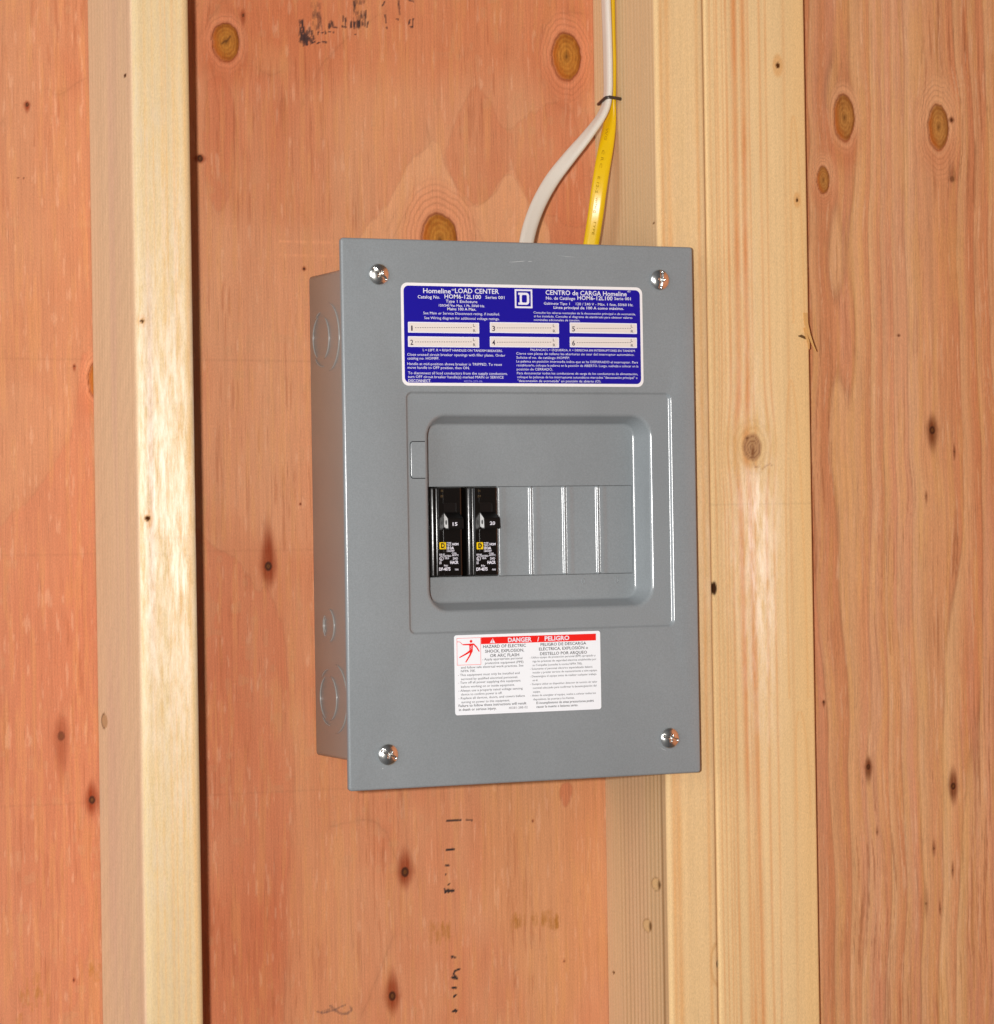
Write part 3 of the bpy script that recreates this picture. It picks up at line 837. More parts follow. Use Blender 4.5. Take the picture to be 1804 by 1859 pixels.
# enclosure: five-sided sheet metal box behind the cover
PX1 = .2228; TH = .0015; ry = .0022
def boxloop(y, x0, x1, z0, z1, r): return (rrect(x0, x1, z0, z1, r, 4), y)
n5 = 20
L = [boxloop(YC+.0040, PX+TH, PX1-TH, BT-TH, BB+TH, .001), boxloop(YC+.0040, PX, PX1, BT, BB, ry), boxloop(-.0030, PX, PX1, BT, BB, ry), boxloop(-.0014, PX+.0005, PX1-.0005, BT-.0005, BB+.0005, ry), boxloop(-.0008, PX+.0016, PX1-.0016, BT-.0016, BB+.0016, ry),
     ]
V, F = loops_mesh(L, n5); F.append(tuple(range(4*n5, 5*n5)))
n0 = len(V)
L = [boxloop(YC+.0040, PX+TH, PX1-TH, BT-TH, BB+TH, .001), boxloop(-.003, PX+TH, PX1-TH, BT-TH, BB+TH, .001)]
V2, F2 = loops_mesh(L, n5); F2 = [tuple(i+n0 for i in f[::-1]) for f in F2]+[tuple(n0+n5+i for i in range(n5))[::-1]]
encl = mesh('enclosure', V+V2, F+F2, MAT['greybox'], panel, sharp=50)


def tube(P, r, n=8, closed=False, cap=True):
    P = [np.asarray(p, float) for p in P]; m = len(P); V = []; F = []
    up = None
    for k in range(m):
        t = P[(k+1) % m]-P[k-1] if closed else P[min(k+1, m-1)]-P[max(k-1, 0)]
        t /= np.linalg.norm(t)
        a = np.cross(t, [1, 0, 0]) if abs(t[0]) < .9 else np.cross(t, [0, 0, 1])
        a /= np.linalg.norm(a); b_ = np.cross(t, a)
        rk = r[k] if hasattr(r, '__len__') else r
        for i in range(n): V.append(P[k]+rk*(math.cos(2*math.pi*i/n)*a+math.sin(2*math.pi*i/n)*b_))
    for k in range(m if closed else m-1):
        for i in range(n):
            j = (i+1) % n; q = (k+1) % m; F.append((k*n+i, k*n+j, q*n+j, q*n+i))
    if cap and not closed: F += [tuple(range(n))[::-1], tuple((m-1)*n+i for i in range(n))]
    return V, F


def arc_ring(cy, cz, r, a0, a1, rad=.0006, sink=.00002):
    P = []; k = max(8, int((a1-a0)/6)); R_ = []
    for i in range(k+1):
        a = math.radians(a0+(a1-a0)*i/k); P.append((PX+sink, cy+r*math.cos(a), cz+r*math.sin(a)))
        e = min(i, k-i)/3; R_.append(rad*min(1, .2+e*.8))
    return tube(P, R_, 8)


# y grows into the wall: on the visible left side, -y is to the right in the picture
for arcs in ([(-.0222, -.0548, .0140, 100-180+22, 260-180-10), (-.0222, -.0548, .0140, 112, 250), (-.0240, -.0555, .0172, 50, 80), (-.0240, -.0555, .0172, 262, 320), (-.0322, -.0548, .0215, 100, 262)],
             [(-.0257, -.2803, .0142, -66, 66), (-.0257, -.2803, .0142, 106, 262), (-.0270, -.2800, .0176, 42, 84), (-.0270, -.2800, .0176, 268, 318), (-.0362, -.2803, .0215, 98, 270)],
             [(-.0270, -.2350, .0104, 96, 262), (-.0290, -.2350, .0104, -42, 36), (-.0262, -.2350, .0058, -50, 50)]):
    b = MB()
    for a in arcs: b.add(*arc_ring(*a))
    b.build('knockout', MAT['greybox'], encl, sharp=None)


# small scuffs in the paint of the cover
def scuff(pts, w):
    P = [U(a, b_, YC-.0001) for a, b_ in pts]; V = []; F = []
    for k, p in enumerate(P):
        ww = w*(1 if 0 < k < len(P)-1 else .25)
        V += [p+np.array([0, 0, ww]), p-np.array([0, 0, ww])]
        if k: F.append((2*k-2, 2*k-1, 2*k+1, 2*k))
    mesh('scuff', V, F, paint('scuff_grey', (176, 180, 180), .5, .3, 0), me_c, smooth=False)
scuff([(924, 476), (936, 475.5), (948, 474.5), (953, 474)], .00018); scuff([(958, 475), (962, 474.6), (966, 474.5)], .00022); scuff([(1012, 464), (1030, 466), (1046, 467)], .0001)
scuff([(693, 1396), (695, 1394.5), (696, 1395)], .0003); scuff([(1199, 1357), (1203, 1360), (1209, 1362)], .0002)


# screws
def screw(cx, cz, ang, R=.0066, H=.0031):
    sc = bpy.data.objects.new('screw', None)
    V = []; F = []; nr, na = 30, 72
    ca, sa = math.cos(ang), math.sin(ang)
    for i in range(nr+1):
        t = i/nr; r = R*t
        h = H*math.sqrt(max(0, 1-(t*.985)**2.2))
        for j in range(na):
            a = 2*math.pi*j/na; x, z = r*math.cos(a), r*math.sin(a)
            u, v = x*ca+z*sa, -x*sa+z*ca
            s1 = max(0., min(1., (.00078-abs(v))/.00022))*max(0., min(1., (.0056-abs(u))/.0006))
            s2 = max(0., min(1., (.00062-abs(u))/.00022))*max(0., min(1., (.0026-abs(v))/.0008))
            d = max(s1*.0011, s2*.0016*max(0, 1-abs(v)/.0034), max(0, 1-math.hypot(u, v)/.0016)*.0019)
            V.append((cx+x, YC-.0001-max(h-d, 0.0), cz+z))
    for i in range(nr):
        for j in range(na):
            k = (j+1) % na; F.append((i*na+j, i*na+k, (i+1)*na+k, (i+1)*na+j))
    return mesh('screw', V, F, MAT['chrome'], panel, sharp=None)


for (px_, py_), an in (((689, 498), 2.45), ((1199, 508), 1.45), ((1217, 1340), -.3), ((706, 1370), 2.6)):
    c = U(px_, py_, YC-.0015); screw(c[0], c[2], an)


# ------------------------------------------------------------------ lettering
def font_mesh(txt, bold):
    cu = bpy.data.curves.new('lettering', 'FONT'); cu.body = txt; cu.size = 1.0; cu.resolution_u = 2
    cu.offset = bold; cu.fill_mode = 'FRONT'
    ob = bpy.data.objects.new('lettering', cu); S.collection.objects.link(ob)
    dg = bpy.context.evaluated_depsgraph_get(); ev = ob.evaluated_get(dg); me = ev.to_mesh()
    V = np.array([v.co[:] for v in me.vertices]) if len(me.vertices) else np.zeros((0, 3)); F = [tuple(p.vertices) for p in me.polygons]
    ev.to_mesh_clear(); bpy.data.objects.remove(ob); bpy.data.curves.remove(cu)
    return V, F


CAPH = None
def put_text(b, txt, x0, yb, x1, cap, plane, bold=0.0, x_is='px'):
    """text whose left end sits at photo pixel (x0, yb), right end at x1, capitals `cap` pixels high"""
    global CAPH
    if CAPH is None: CAPH = font_mesh('H', 0)[0][:, 1].max()
    V, F = font_mesh(txt, bold)
    if len(V) == 0: return
    a = U(x0, yb, plane); e = U(x1, yb, plane)
    w0, w1 = V[:, 0].min(), V[:, 0].max()
    sx_ = (e[0]-a[0])/(w1-w0); sz = cap*.000337/CAPH
    b.add([(a[0]+(v[0]-w0)*sx_, plane, a[2]+v[1]*sz) for v in V], F)


def quad(b, x0, x1, z0, z1, y, r=.0): 
    P = rrect(x0, x1, z0, z1, r, 5); b.add([(p[0], y, p[1]) for p in P], [tuple(range(len(P)))])


def sticker(name, x0, x1, z0, z1, r, y0, th, mat, parent):
    L = [(RR(x0, x1, z0, z1, 0, r), y0), (RR(x0, x1, z0, z1, .00002, r), y0-th)]
    V, F = loops_mesh(L, n4); F.append(tuple(range(n4, 2*n4)))
    return mesh(name, V, F, mat, parent, smooth=False)


def emblem(b_fr, b_d, cx0, cx1, cz0, cz1, y, flat=False):
    """square outline holding a slab-serif D"""
    w, h = cx1-cx0, cz0-cz1; t = .09*w
    for q in ((cx0, cx1, cz0, cz0-t), (cx0, cx1, cz1+t, cz1), (cx0, cx0+t, cz0-t, cz1+t), (cx1-t, cx1, cz0-t, cz1+t)): quad(b_fr, q[0], q[1], q[2], q[3], y)
    dx0, dx1, dz0, dz1 = cx0+.20*w, cx0+.82*w, cz0-.18*h, cz1+.18*h
    o_ = rrect(dx0, dx1, dz0, dz1, .16*w, 5)
    o_ = [(max(p[0], dx0), p[1]) for p in o_]
    i_ = rrect(dx0+.20*w, dx1-.13*w, dz0-.115*h, dz1+.115*h, .07*w, 5)
    n_ = len(o_)
    O = [(p[0] if p[0] > dx0+.2*w else (dx0+.08*w if dz1+.115*h < p[1] < dz0-.115*h else dx0), p[1]) for p in o_]
    O = []
    for p in rrect(dx0+.08*w, dx1, dz0, dz1, .16*w, 5): O.append(p)
    V = [(p[0], y, p[1]) for p in O]+[(p[0], y, p[1]) for p in i_]
    b_d.add(V, [(k, (k+1) % n_, n_+(k+1) % n_, n_+k) for k in range(n_)])
    for zt in (dz0, dz1+.115*h): quad(b_d, dx0, dx0+.22*w, zt, zt-.115*h, y-.00001)


# blue directory label
YL = YC-.0003
lab = sticker('directory_label', .0382, .2018, -.0263, -.0887, .0042, YC-.00002, .00015, MAT['white'], panel)
bl = sticker('blue_field', .0399, .2001, -.0281, -.0869, .0032, YC-.00017, .00005, MAT['blue'], lab)
bl['label'] = 'deep blue printed field of the white directory label'
TY = YC-.00026; TY2 = YC-.00032
w1, w2, cr_, nv = MB(), MB(), MB(), MB()
for t in (("Homeline", 768.1, 531.9, 818.4, 8.4, .012), ("®", 819.5, 528, 825, 3.5, 0), ("LOAD CENTER", 825.8, 532.1, 905.5, 8.4, .012),
          ("Catalog No.", 758.2, 541.6, 798.5, 5.6, .008), ("HOM6-12L100", 806.8, 541.7, 873, 7.2, .012), ("Series 001", 881, 542.3, 915.5, 5.2, .008),
          ("Type 1 Enclosure", 809, 549.3, 866.3, 5.0, .006), ("120/240 Vac Max. 1 Ph. 50/60 Hz.", 796.5, 556.3, 879.6, 4.0, 0.01), ("Mains 100 A Max.", 812, 563.2, 864, 4.8, .01),
          ("L = LEFT, R = RIGHT HANDLES ON TANDEM BREAKERS.", 767.5, 637.5, 912, 4.0, .004), ("DISCONNECT.", 740.9, 693.6, 782.5, 4.8, .01),
          ("CENTRO de CARGA Homeline", 990.2, 535.0, 1137.4, 8.2, .012), ("®", 1138.5, 531, 1144.6, 3.6, 0), ("No. de Catálogo", 990.9, 543.7, 1044, 5.4, .01),
          ("HOM6-12L100", 1048, 544.2, 1111.7, 7.2, .012), ("Serie 001", 1114.9, 544.6, 1144.8, 5.2, .01), ("Gabinete Tipo 1    120 / 240 V - Máx. 1 fase, 50/60 Hz.", 987, 553.0, 1149.2, 4.6, .004),
          ("Línea principal de 100 A como máximo.", 1004.7, 560.5, 1132.2, 4.8, .01), ("PALANCAS L = IZQUIERDA, R = DERECHA EN INTERRUPTORES EN TANDEM.", 962.8, 636.9, 1153.2, 3.8, .0),
          ):
    put_text(w1, t[0], t[1], t[2], t[3], t[4], TY, t[5])
for t in (("See Main or Service Disconnect rating, if installed.", 768.3, 570.5, 907, 4.6), ("See Wiring diagram for additional voltage ratings.", 769.9, 579.2, 906.2, 4.6),
          ("Close unused circuit breaker openings with filler plates. Order", 739, 645.7, 916.9, 4.6), ("catalog no. HOMFP.", 739.3, 652.6, 797.1, 4.6),
          ("Handle at mid-position shows breaker is TRIPPED. To reset", 739.3, 662.6, 910.9, 4.6), ("move handle to OFF position, then ON.", 739.9, 669.4, 852.3, 4.6),
          ("To disconnect all load conductors from the supply conductors,", 740.6, 679.3, 920.9, 4.6), ("turn OFF circuit breaker handle(s) marked MAIN or SERVICE", 740.3, 686.2, 914.2, 4.6),
          ("Consulte los valores nominales de la desconexión principal o de acometida,", 968.3, 569.3, 1153.5, 3.9), ("si fue instalada. Consulte el diagrama de alambrado para obtener valores", 969, 575.9, 1147.7, 3.9),
          ("nominales adicionales de tensión.", 969, 582.4, 1052.6, 3.9), ("Cierre con placas de relleno las aberturas sin usar del interruptor automático.", 937, 643.8, 1150.9, 4.2),
          ("Solicite el no. de catálogo HOMFP.", 937.3, 651, 1034.2, 4.2), ("La palanca en posición intermedia indica que se ha DISPARADO el interruptor. Para", 937.3, 657.9, 1157.8, 4.2),
          ("restablecerlo, coloque la palanca en la posición de ABIERTO. Luego, vuélvala a colocar en la", 937.7, 665, 1158.5, 4.2), ("posición de CERRADO.", 938, 672.3, 1003.3, 4.4),
          ("Para desconectar todos los conductores de carga de los conductores de alimentación,", 938.3, 679.4, 1157.8, 4.2), ("coloque las palancas de los interruptores automáticos marcados \"desconexión principal\" o", 938.7, 686.4, 1157, 4.2),
          ("\"desconexión de acometida\" en posición de abierto (O).", 939.5, 693.5, 1090.8, 4.4)):
    put_text(w2, t[0], t[1], t[2], t[3], t[4], TY, 0.0)
bfl = MB(); put_text(bfl, "40276-205-06", 841.7, 694, 875.6, 3.8, TY, 0)
a = U(934, 525, TY); c = U(966.4, 559.8, TY)
emblem(w1, w1, a[0], c[0], a[2], c[2], TY)
cols = ((740.3, 869.8), (888.9, 1014.6), (1033.9, 1156)); rows = (584.2, 605.6), (610.4, 631.2)
for ci, (xa, xb2) in enumerate(cols):
    for ri, (ya, yb) in enumerate(rows):
        off = (0, .5, 1.2)[ci]
        a = U(xa, ya+off, TY); c = U(xb2, yb+off*.6, TY)
        quad(w1, a[0], c[0], a[2], c[2], TY, .0004); quad(cr_, a[0]+.0006, c[0]-.0006, a[2]-.0006, c[2]+.0006, TY-.00003, .0003)
        num = str(ci*2+ri+1)
        put_text(nv, num, xa+(6.0 if num == '1' else 4.5), yb+off-5.2, xa+(8.6 if num == '1' else 9.8), 9, TY2, .015)
        x = xa+13
        while x < xb2-13:
            p = U(x, (ya+yb)/2+off, TY2); quad(nv, p[0], p[0]+.0009, p[2]+.00016, p[2]-.00016, TY2); x += 4.35
        put_text(nv, 'L', xb2-11, (ya+yb)/2+off-1.6, xb2-7.5, 5.2, TY2); put_text(nv, 'R', xb2-11, yb+off-2.6, xb2-6.5, 5.2, TY2)
for b, nme, mt in ((w1, 'white_lettering', 'inkw'), (w2, 'small_white_lettering', 'inkw'), (bfl, 'faint_lettering', 'inkl'), (cr_, 'write_on_strips', 'cream'), (nv, 'navy_lettering', 'inkn')):
    b.build(nme, MAT[mt], lab, smooth=False)

# danger label
dl = sticker('danger_label', .0697, .1687, -.2405, -.2892, .0016, YC-.00002, .00015, paint('label_cool_white', (240, 243, 246), .35, .4, 0, speck=.01), panel)
rd, kk, kt, wt, kg, kk2, kt2 = [MB() for _ in range(7)]
def Q(b, x0, y0, x1, y1, y=TY, r=0):
    a, c = U(x0, y0, y), U(x1, y1, y); quad(b, a[0], c[0], a[2], c[2], y, r)
a = U(872.8, 1156.9, TY); c = U(1081.7, 1162.9, TY); quad(rd, a[0], c[0], a[2], a[2]-.0042, TY)
a = U(828.8, 1158.6, TY); c = U(873.1, 1206.4, TY); t_ = .00022
for q in ((a[0], c[0], a[2], a[2]-t_), (a[0], c[0], c[2]+t_, c[2]), (a[0], a[0]+t_, a[2], c[2]), (c[0]-t_, c[0], a[2], c[2])): quad(rd, *q, TY)
def stroke(b, pts, w, y):
    P = [U(810+px_/10.933, 1140+py_/10.933, y) for px_, py_ in pts]; V = []; F = []
    for k, p in enumerate(P):
        t = P[min(k+1, len(P)-1)]-P[max(k-1, 0)]; t = t/np.linalg.norm(t); sd = np.array([-t[2], 0, t[0]])
        ww = (w[k] if hasattr(w, '__len__') else w)*.000337/10.933/2; V += [p+sd*ww, p-sd*ww]
    for k in range(len(P)-1): F.append((2*k, 2*k+1, 2*k+3, 2*k+2))
    b.add(V, F)
hd = U(810+490/10.933, 1140+265/10.933, TY); b_ = [(hd[0]+.00088*math.cos(2*math.pi*i/16), TY, hd[2]+.00088*math.sin(2*math.pi*i/16)) for i in range(16)]
rd.add(b_, [tuple(range(16))])
stroke(rd, [(325, 332), (450, 328), (545, 322), (600, 380), (655, 468)], [22, 30, 34, 28, 22], TY)
stroke(rd, [(490, 330), (492, 400), (490, 470)], [80, 74, 72], TY-.00001)
stroke(rd, [(480, 455), (400, 510), (258, 590)], [46, 32, 22], TY-.00002)
stroke(rd, [(500, 455), (470, 540), (385, 680)], [46, 34, 24], TY-.00003)
stroke(rd, [(215, 275), (270, 278), (290, 300), (322, 328)], [10, 10, 10, 14], TY)
stroke(wt, [(500, 352), (480, 385), (500, 395), (478, 430)], [10, 10, 10, 4], TY-.00006)
tr = [(865, 298), (918, 205), (972, 298)]; P = [tuple(U(810+p/10.933, 1140+q/10.933, TY2)) for p, q in tr]; wt.add(P, [(0, 2, 1)])
P = U(810+914/10.933, 1140+278/10.933, TY2-.00003); put_text(rd, '!', 893.2, 1166.2, 894.6, 5.6, TY2-.00003, .02)
put_text(wt, 'DANGER', 922, 1165.7, 965.1, 7.6, TY2, .03); put_text(wt, '/', 975.2, 1164.2, 978.6, 7.6, TY2, .03); put_text(wt, 'PELIGRO', 988.6, 1163.0, 1033.4, 7.6, TY2, .03)
for t in (("HAZARD OF ELECTRIC", 876.8, 1176.6, 954.5, 5.4), ("SHOCK, EXPLOSION,", 880.4, 1185.1, 951.3, 5.4), ("OR ARC FLASH", 889.6, 1192.9, 942.2, 5.4),
          ("Failure to follow these instructions will result", 832.4, 1283.6, 955.3, 4.4), ("in death or serious injury.", 832.9, 1290.7, 901, 4.4),
          ("PELIGRO DE DESCARGA", 981.1, 1172.7, 1063.9, 5.2), ("ELÉCTRICA, EXPLOSIÓN o", 978.2, 1180.9, 1067.1, 5.2), ("DESTELLO POR ARQUEO", 980.2, 1189.4, 1065.4, 5.2),
          ("El incumplimiento de estas precauciones podrá", 973.6, 1278.1, 1077.6, 4.2), ("causar la muerte o lesiones serias.", 973.6, 1285, 1049.2, 4.2)):
    put_text(kk if t[1] < 960 else kk2, *t, TY, .008)
for t in (("- Apply appropriate personal", 875.4, 1199, 948), ("protective equipment (PPE)", 880.4, 1205.7, 950), ("and follow safe electrical work practices. See", 836.5, 1213.9, 950), ("NFPA 70E.", 836.5, 1220.5, 862.9),
          ("- This equipment must only be installed and", 831.2, 1227.6, 943), ("serviced by qualified electrical personnel.", 836.7, 1234.7, 939.9), ("- Turn off all power supplying this equipment", 831.5, 1241.5, 944.9),
          ("before working on or inside equipment.", 836.7, 1248.7, 934), ("- Always use a properly rated voltage sensing", 832, 1256, 948.6), ("device to confirm power is off.", 837, 1262.7, 911.5),
          ("- Replace all devices, doors, and covers before", 832.2, 1269.7, 952.7), ("turning on power to this equipment.", 837.3, 1276.7, 925.4),
          ("- Utilice equipo de protección personal (EPP) apropiado y", 961.4, 1195.5, 1080.8), ("siga las prácticas de seguridad eléctrica establecidas por", 966.5, 1202.2, 1082.4), ("su Compañía (consulte la norma NFPA 70E).", 966.5, 1209.3, 1057),
          ("- Solamente el personal eléctrico especializado deberá", 961.9, 1216.1, 1075.3), ("instalar y prestar servicio de mantenimiento a este equipo.", 966.7, 1222.6, 1084), ("- Desenergice el equipo antes de realizar cualquier trabajo", 961.9, 1229.8, 1082.6),
          ("en él.", 966.7, 1236.8, 976.3), ("- Siempre utilice un dispositivo detector de tensión de valor", 962.3, 1243.8, 1084), ("nominal adecuado para confirmar la desenergización del", 967.2, 1250.7, 1082.6), ("equipo.", 967.4, 1257.5, 980.9),
          ("- Antes de energizar el equipo, vuelva a colocar todos los", 962.8, 1264.4, 1081.3), ("dispositivos, las puertas y los frentes.", 967.8, 1271.3, 1042.8)):
    put_text(kt if t[1] < 955 else kt2, t[0], t[1], t[2], t[3], 4.0 if t[1] < 955 else 3.6, TY, .0)
put_text(kg, "40281-288-02", 923.4, 1287.1, 957.7, 4.0, TY, 0)
for b, nme, mt in ((rd, 'red_print', 'red'), (kk, 'bold_black_lettering', 'inkk'), (kt, 'small_black_lettering', 'inkk'), (kk2, 'bold_black_lettering', 'inkk'), (kt2, 'small_black_lettering', 'inkk'), (wt, 'white_lettering', 'inkw'), (kg, 'faint_lettering', 'inkg')):
    b.build(nme, MAT[mt], dl, smooth=False)


# ------------------------------------------------------------------ circuit breakers
def breaker(x0, rating, label, px_off):
    """x0: left edge; built once per breaker at its own place"""
    root = empty('circuit_breaker', (x0, FD, -.2048), label, 'circuit breaker', 'circuit breakers in the recess of the grey panel')
    zt, zb = -.1503, -.2048; H = .0042
    prof = [(0, -.020), (0, .0006), (.0002, .0009), (.0007, .0010), (.0016, .00142), (.0024, .0018), (.0026, .0020), (.0028, .0027), (.0030, .0030), (.0036, .0032), (.0039, .0034), (.0041, .0039), (.0045, H), (.0049, H), (.0100, H), (.0186, H), (.0190, H), (.0197, H-.0003), (.0200, H-.0008), (.0200, -.020)]
    zs = [(zt-.0000, -.0012), (zt-.0004, -.0003), (zt-.0012, 0), (zb+.0012, 0), (zb+.0004, -.0003), (zb, -.0012)]
    V = []; F = []; q = len(prof)
    for z_, dd in zs:
        for p in prof: V.append((x0+p[0], FD-(p[1]+(dd if p[1] > 0 else 0)), z_))
    for a in range(len(zs)-1):
        for i in range(q-1): F.append((a*q+i, (a+1)*q+i, (a+1)*q+i+1, a*q+i+1))
    F += [tuple(range(q)), tuple((len(zs)-1)*q+i for i in range(q))[::-1]]
    mesh('housing', V, F, MAT['black'], root, sharp=25)
    Yf = FD-H
    b = MB(); b.box(x0+.0075, x0+.0077, Yf-.00035, Yf+.001, -.1597, zt-.0010); b.box(x0+.0075, x0+.0077, Yf-.00035, Yf+.001, -.1900, -.1762); b.box(x0+.0075, x0+.0077, Yf-.0003, Yf+.001, zb+.0008, zb+.0022)
    b.build('mould_ridge', MAT['black'], root)
    b = MB(); xs0, xs1, z0, z1 = x0+.0078, x0+.0160, -.1602, -.1668
    t = .0005
    b.box(xs0, xs1, Yf-.0004, Yf+.0005, z0, z0+t); b.box(xs1, xs1+t, Yf-.0004, Yf+.0005, z1, z0+t); b.build('slot_frame', MAT['blackd'], root)
    b = MB(); quad(b, xs0, xs1, z0, z1, Yf-.00012); b.build('slot', MAT['blackd'], root, smooth=False)
    # toggle handle: side profile extruded in x, white trip flag on its left side
    hx0, hx1 = x0+.0080, x0+.0181
    pf = [(-.1655, 0), (-.1680, .0042), (-.1692, .0062), (-.1700, .0066), (-.1752, .0070), (-.1760, .0064), (-.1758, .0030), (-.1748, 0)]
    V = [(hx0, Yf-h, z) for z, h in pf]+[(hx1, Yf-h, z) for z, h in pf]; k = len(pf)
    F = [tuple(range(k)), tuple(range(2*k-1, k-1, -1))]+[(i, i+k, (i+1) % k+k, (i+1) % k) for i in range(k)]
    hd = mesh('handle', V, F, MAT['blackd'], root, sharp=20)
    pf2 = [(-.1662, .0003), (-.1683, .0040), (-.1694, .0058), (-.1750, .0064), (-.1753, .0058), (-.1752, .0030), (-.1744, .0003)]
    V = [(hx0-.0001, Yf-h, z) for z, h in pf2]; mesh('trip_flag', V, [tuple(range(len(V)))], MAT['hwhite'], hd, smooth=False)
    V = [(hx0-.0002, Yf-.0036+.0012*math.cos(a*.5236), -.1718+.0015*math.sin(a*.5236)) for a in range(12)]; mesh('flag_hole', V, [tuple(range(12))], MAT['blackd'], hd, smooth=False)
    b = MB(); Yh = Yf-.00725
    P0 = (821.5, 954.4, 830.3) if rating == '15' else (889.2, 952.8, 898.6)
    put_text(b, rating, P0[0], P0[1], P0[2], 6.0, Yh, .02); b.build('rating_number', MAT['inkw'], hd, smooth=False)
    # printing on the lower housing
    b, by, bk = MB(), MB(), MB(); Yp = Yf-.0001; o_ = px_off
    T_ = lambda s_, xa, yy, xb_, cp, bo=.02: put_text(b, s_, o_+xa, yy, o_+xb_, cp, Yp, bo)
    a = U(o_+16.5, 984.5, Yp); c = U(o_+28.5, 997, Yp); quad(by, a[0], c[0], a[2], c[2], Yp, .0003)
    put_text(bk, 'D', o_+19.6, 994.6, o_+26.4, 8.0, Yp-.00003, .05)
    T_('TYPE', 29.5, 987.6, 38, 3); T_('TIPO', 29.5, 991.5, 38, 3); T_('HOM', 40, 990, 51, 4, .04); T_('10 kA', 30, 997.5, 43, 5, .04); T_('120/240V', 30, 1001.8, 44, 3.2)
    T_('CU/AL', 39, 1006, 48, 3); T_('60/75°C', 39.5, 1009.5, 51, 3); T_('ISSUE', 16.5, 1008.5, 26, 3); T_('LISTED', 24, 1011, 38, 3); T_('10KA', 26.5, 1015, 34, 3.4); T_('SWD', 41, 1016, 50, 4)
    T_('HACR', 36, 1023.5, 51, 5.2, .04); T_('LR', 16.5, 1024, 20.5, 5); T_('DP-4075', 16, 1036, 36.5, 5.4, .035); T_('No', 25, 1028.5, 32, 3.4); T_('7393', 44.5, 1035.5, 51, 2.8)
    ci = U(o_+20.2, 1014, Yp); V = []; n_ = 18
    for i in range(n_):
        a = 2*math.pi*i/n_
        for r_ in (.0014, .00108): V.append((ci[0]+r_*math.cos(a), Yp, ci[2]+r_*math.sin(a)))
    b.add(V, [(2*i, 2*((i+1) % n_), 2*((i+1) % n_)+1, 2*i+1) for i in range(n_)])
    T_('U', 18, 1016, 20.2, 4, .02); T_('L', 20, 1017.5, 22, 4, .02)
    b.build('white_printing', MAT['inkw'], root, smooth=False); by.build('emblem', MAT['yellow'], root, smooth=False); bk.build('emblem_letter', MAT['black'], root, smooth=False)
    # embossed words near the top, black on black
    b = MB(); put_text(b, 'ON', o_+19, 893, o_+23, 4, Yf-.0001, .02); put_text(b, 'OFF', o_+18.5, 903, o_+24, 4, Yf-.0001, .02); b.build('embossed_words', paint('worn_bronze_ink', (92, 74, 48), .4, .4, 0), root, smooth=False)
    return root


breaker(.0612, '15', 'black 15 amp breaker at the left end of the recess', 781)
breaker(.0853, '20', 'black 20 amp breaker beside the first blank grey filler plate', 848.5)


# ------------------------------------------------------------------ cables and staple
XS = .2232
def flat_cable(name, pts, mat, label, wmaj=.0096, wmin=.0046, lobes=.16):
    """pts: (px, py, y, angle of the long axis from +x toward +y in degrees)"""
    P = np.array([U(a, b_, y) for a, b_, y, _ in pts]); A = np.array([p[3] for p in pts], float)
    t = np.arange(len(P)); tt = np.linspace(0, len(P)-1, (len(P)-1)*10+1)
    def cr(Y_):
        out = []
        for q in tt:
            i = min(int(q), len(P)-2); f = q-i
            p0, p1, p2, p3 = Y_[max(i-1, 0)], Y_[i], Y_[i+1], Y_[min(i+2, len(P)-1)]
            out.append(.5*((2*p1)+(-p0+p2)*f+(2*p0-5*p1+4*p2-p3)*f*f+(-p0+3*p1-3*p2+p3)*f**3))
        return np.array(out)
    P, A = cr(P), cr(A); V = []; F = []; n = 28
    for k in range(len(P)):
        tg = P[min(k+1, len(P)-1)]-P[max(k-1, 0)]; tg /= np.linalg.norm(tg)
        a = math.radians(A[k]); mj = np.array([math.cos(a), math.sin(a), 0]); mj -= tg*(mj@tg); mj /= np.linalg.norm(mj); mn = np.cross(tg, mj)
        for i in range(n):
            f = 2*math.pi*i/n; c_, s_ = math.cos(f), math.sin(f)
            e = abs(c_)**.75*math.copysign(1, c_); g = abs(s_)**.80*math.copysign(1, s_)*(1-lobes*.5*(1+math.cos(2*math.pi*e*1.0))*.6)
            V.append(P[k]+mj*e*wmaj/2+mn*g*wmin/2)
    for k in range(len(P)-1):
        for i in range(n): j = (i+1) % n; F.append((k*n+i, k*n+j, (k+1)*n+j, (k+1)*n+i))
    F += [tuple(range(n))[::-1], tuple((len(P)-1)*n+i for i in range(n))]
    o = mesh(name, V, F, mat, None, sharp=None); tag(o, label, 'cable'); return o, P


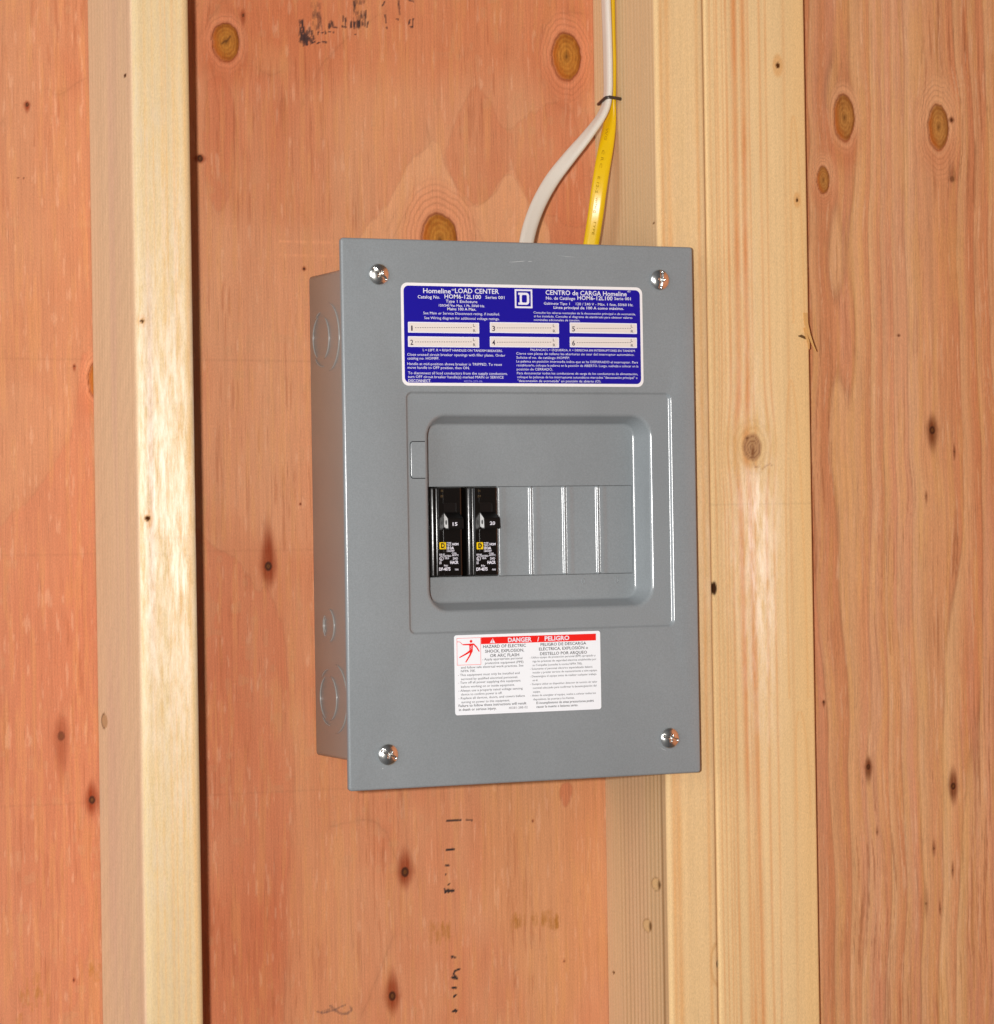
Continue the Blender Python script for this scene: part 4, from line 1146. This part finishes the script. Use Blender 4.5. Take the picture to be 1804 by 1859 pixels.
wy = U(1101.5, 120, .2158, 0)[1]; yy = U(1107.5, 120, .2206, 0)[1]
flat_cable('white_cable', [(1099, -60, wy, 90), (1100, 0, wy, 90), (1102, 60, wy, 90), (1103.5, 120, wy, 90), (1103, 175, wy, 88), (1093, 208, wy, 98), (1066, 246, wy+.002, 118), (1033, 286, wy+.005, 140), (1003, 325, wy+.006, 158), (980, 365, wy+.004, 168), (964, 405, wy, 172), (955, 442, wy-.004, 176), (950, 480, wy-.006, 178), (948, 520, wy-.006, 180)],
           MAT['cwhite'], 'white flat cable curving from the staple down behind the grey cover')
yc, _P = flat_cable('yellow_cable', [(1107.0, -60, yy, 90), (1107.5, 0, yy, 90), (1108.5, 60, yy, 90), (1110.0, 120, yy, 90), (1109.0, 178, yy, 92), (1107.0, 218, yy, 110), (1101.5, 258, yy-.004, 135), (1094, 300, yy-.008, 152), (1087, 345, yy-.009, 154), (1081, 390, yy-.007, 153), (1073, 442, yy-.002, 155), (1066, 480, yy+.002, 160), (1062, 520, yy+.003, 170)],
           MAT['cyellow'], 'yellow flat cable hanging straight down behind the grey cover', wmaj=.0102, wmin=.0044)
# worn printing along the yellow jacket
b = MB()
def vtext(s_, px_, py_, ln, cap, y):
    V, F = font_mesh(s_, .0)
    w0, w1 = V[:, 0].min(), V[:, 0].max(); a = U(px_, py_, y); e = U(px_-ln*.16, py_+ln, y)
    d = (e-a)/(w1-w0); sc = cap*.000345/.72
    nrm = np.array([-d[2], 0, d[0]])*-1; nrm = -nrm/np.linalg.norm(nrm)
    b.add([a+d*(v[0]-w0)+nrm*v[1]*sc+np.array([0, 0, 0]) for v in V], F)
for s_, px_, py_, ln, y in (('WG', 1100, 232, 22, yy-.0056), ('C R C', 1093, 272, 32, yy-.0100), ('E 12-2', 1085, 320, 30, yy-.0118), ('WITH G', 1081, 358, 28, yy-.0108), ('TYPE', 1078, 400, 26, yy-.0082)):
    vtext(s_, px_, py_, ln, 5.2, y)
b.build('jacket_printing', MAT['cink'], yc, smooth=False)

# staple: two legs and a crown over both cables
xo = .2128
Pn = [U(1087, 189, xo+.0045, 0), U(1086, 189.5, xo+.0010, 0), U(1087.5, 188.5, xo, 0), U(1092, 184, xo-.0002, 0), U(1097, 179.5, xo-.0002, 0), U(1101, 177, xo+.0003, 0)]
yn = Pn[-1][1]-.0006; zn = Pn[-1][2]
Pn += [np.array([xo+.0018, yn, zn+.0002]), np.array([xo+.005, yn, zn-.0001]), np.array([XS+.004, yn, zn-.0012])]
V, F = tube(Pn, .0011, 10)
st = mesh('cable_staple', V, F, MAT['steel'], None, sharp=None); tag(st, 'small dark metal staple holding both cables to the side of the stud', 'staple')
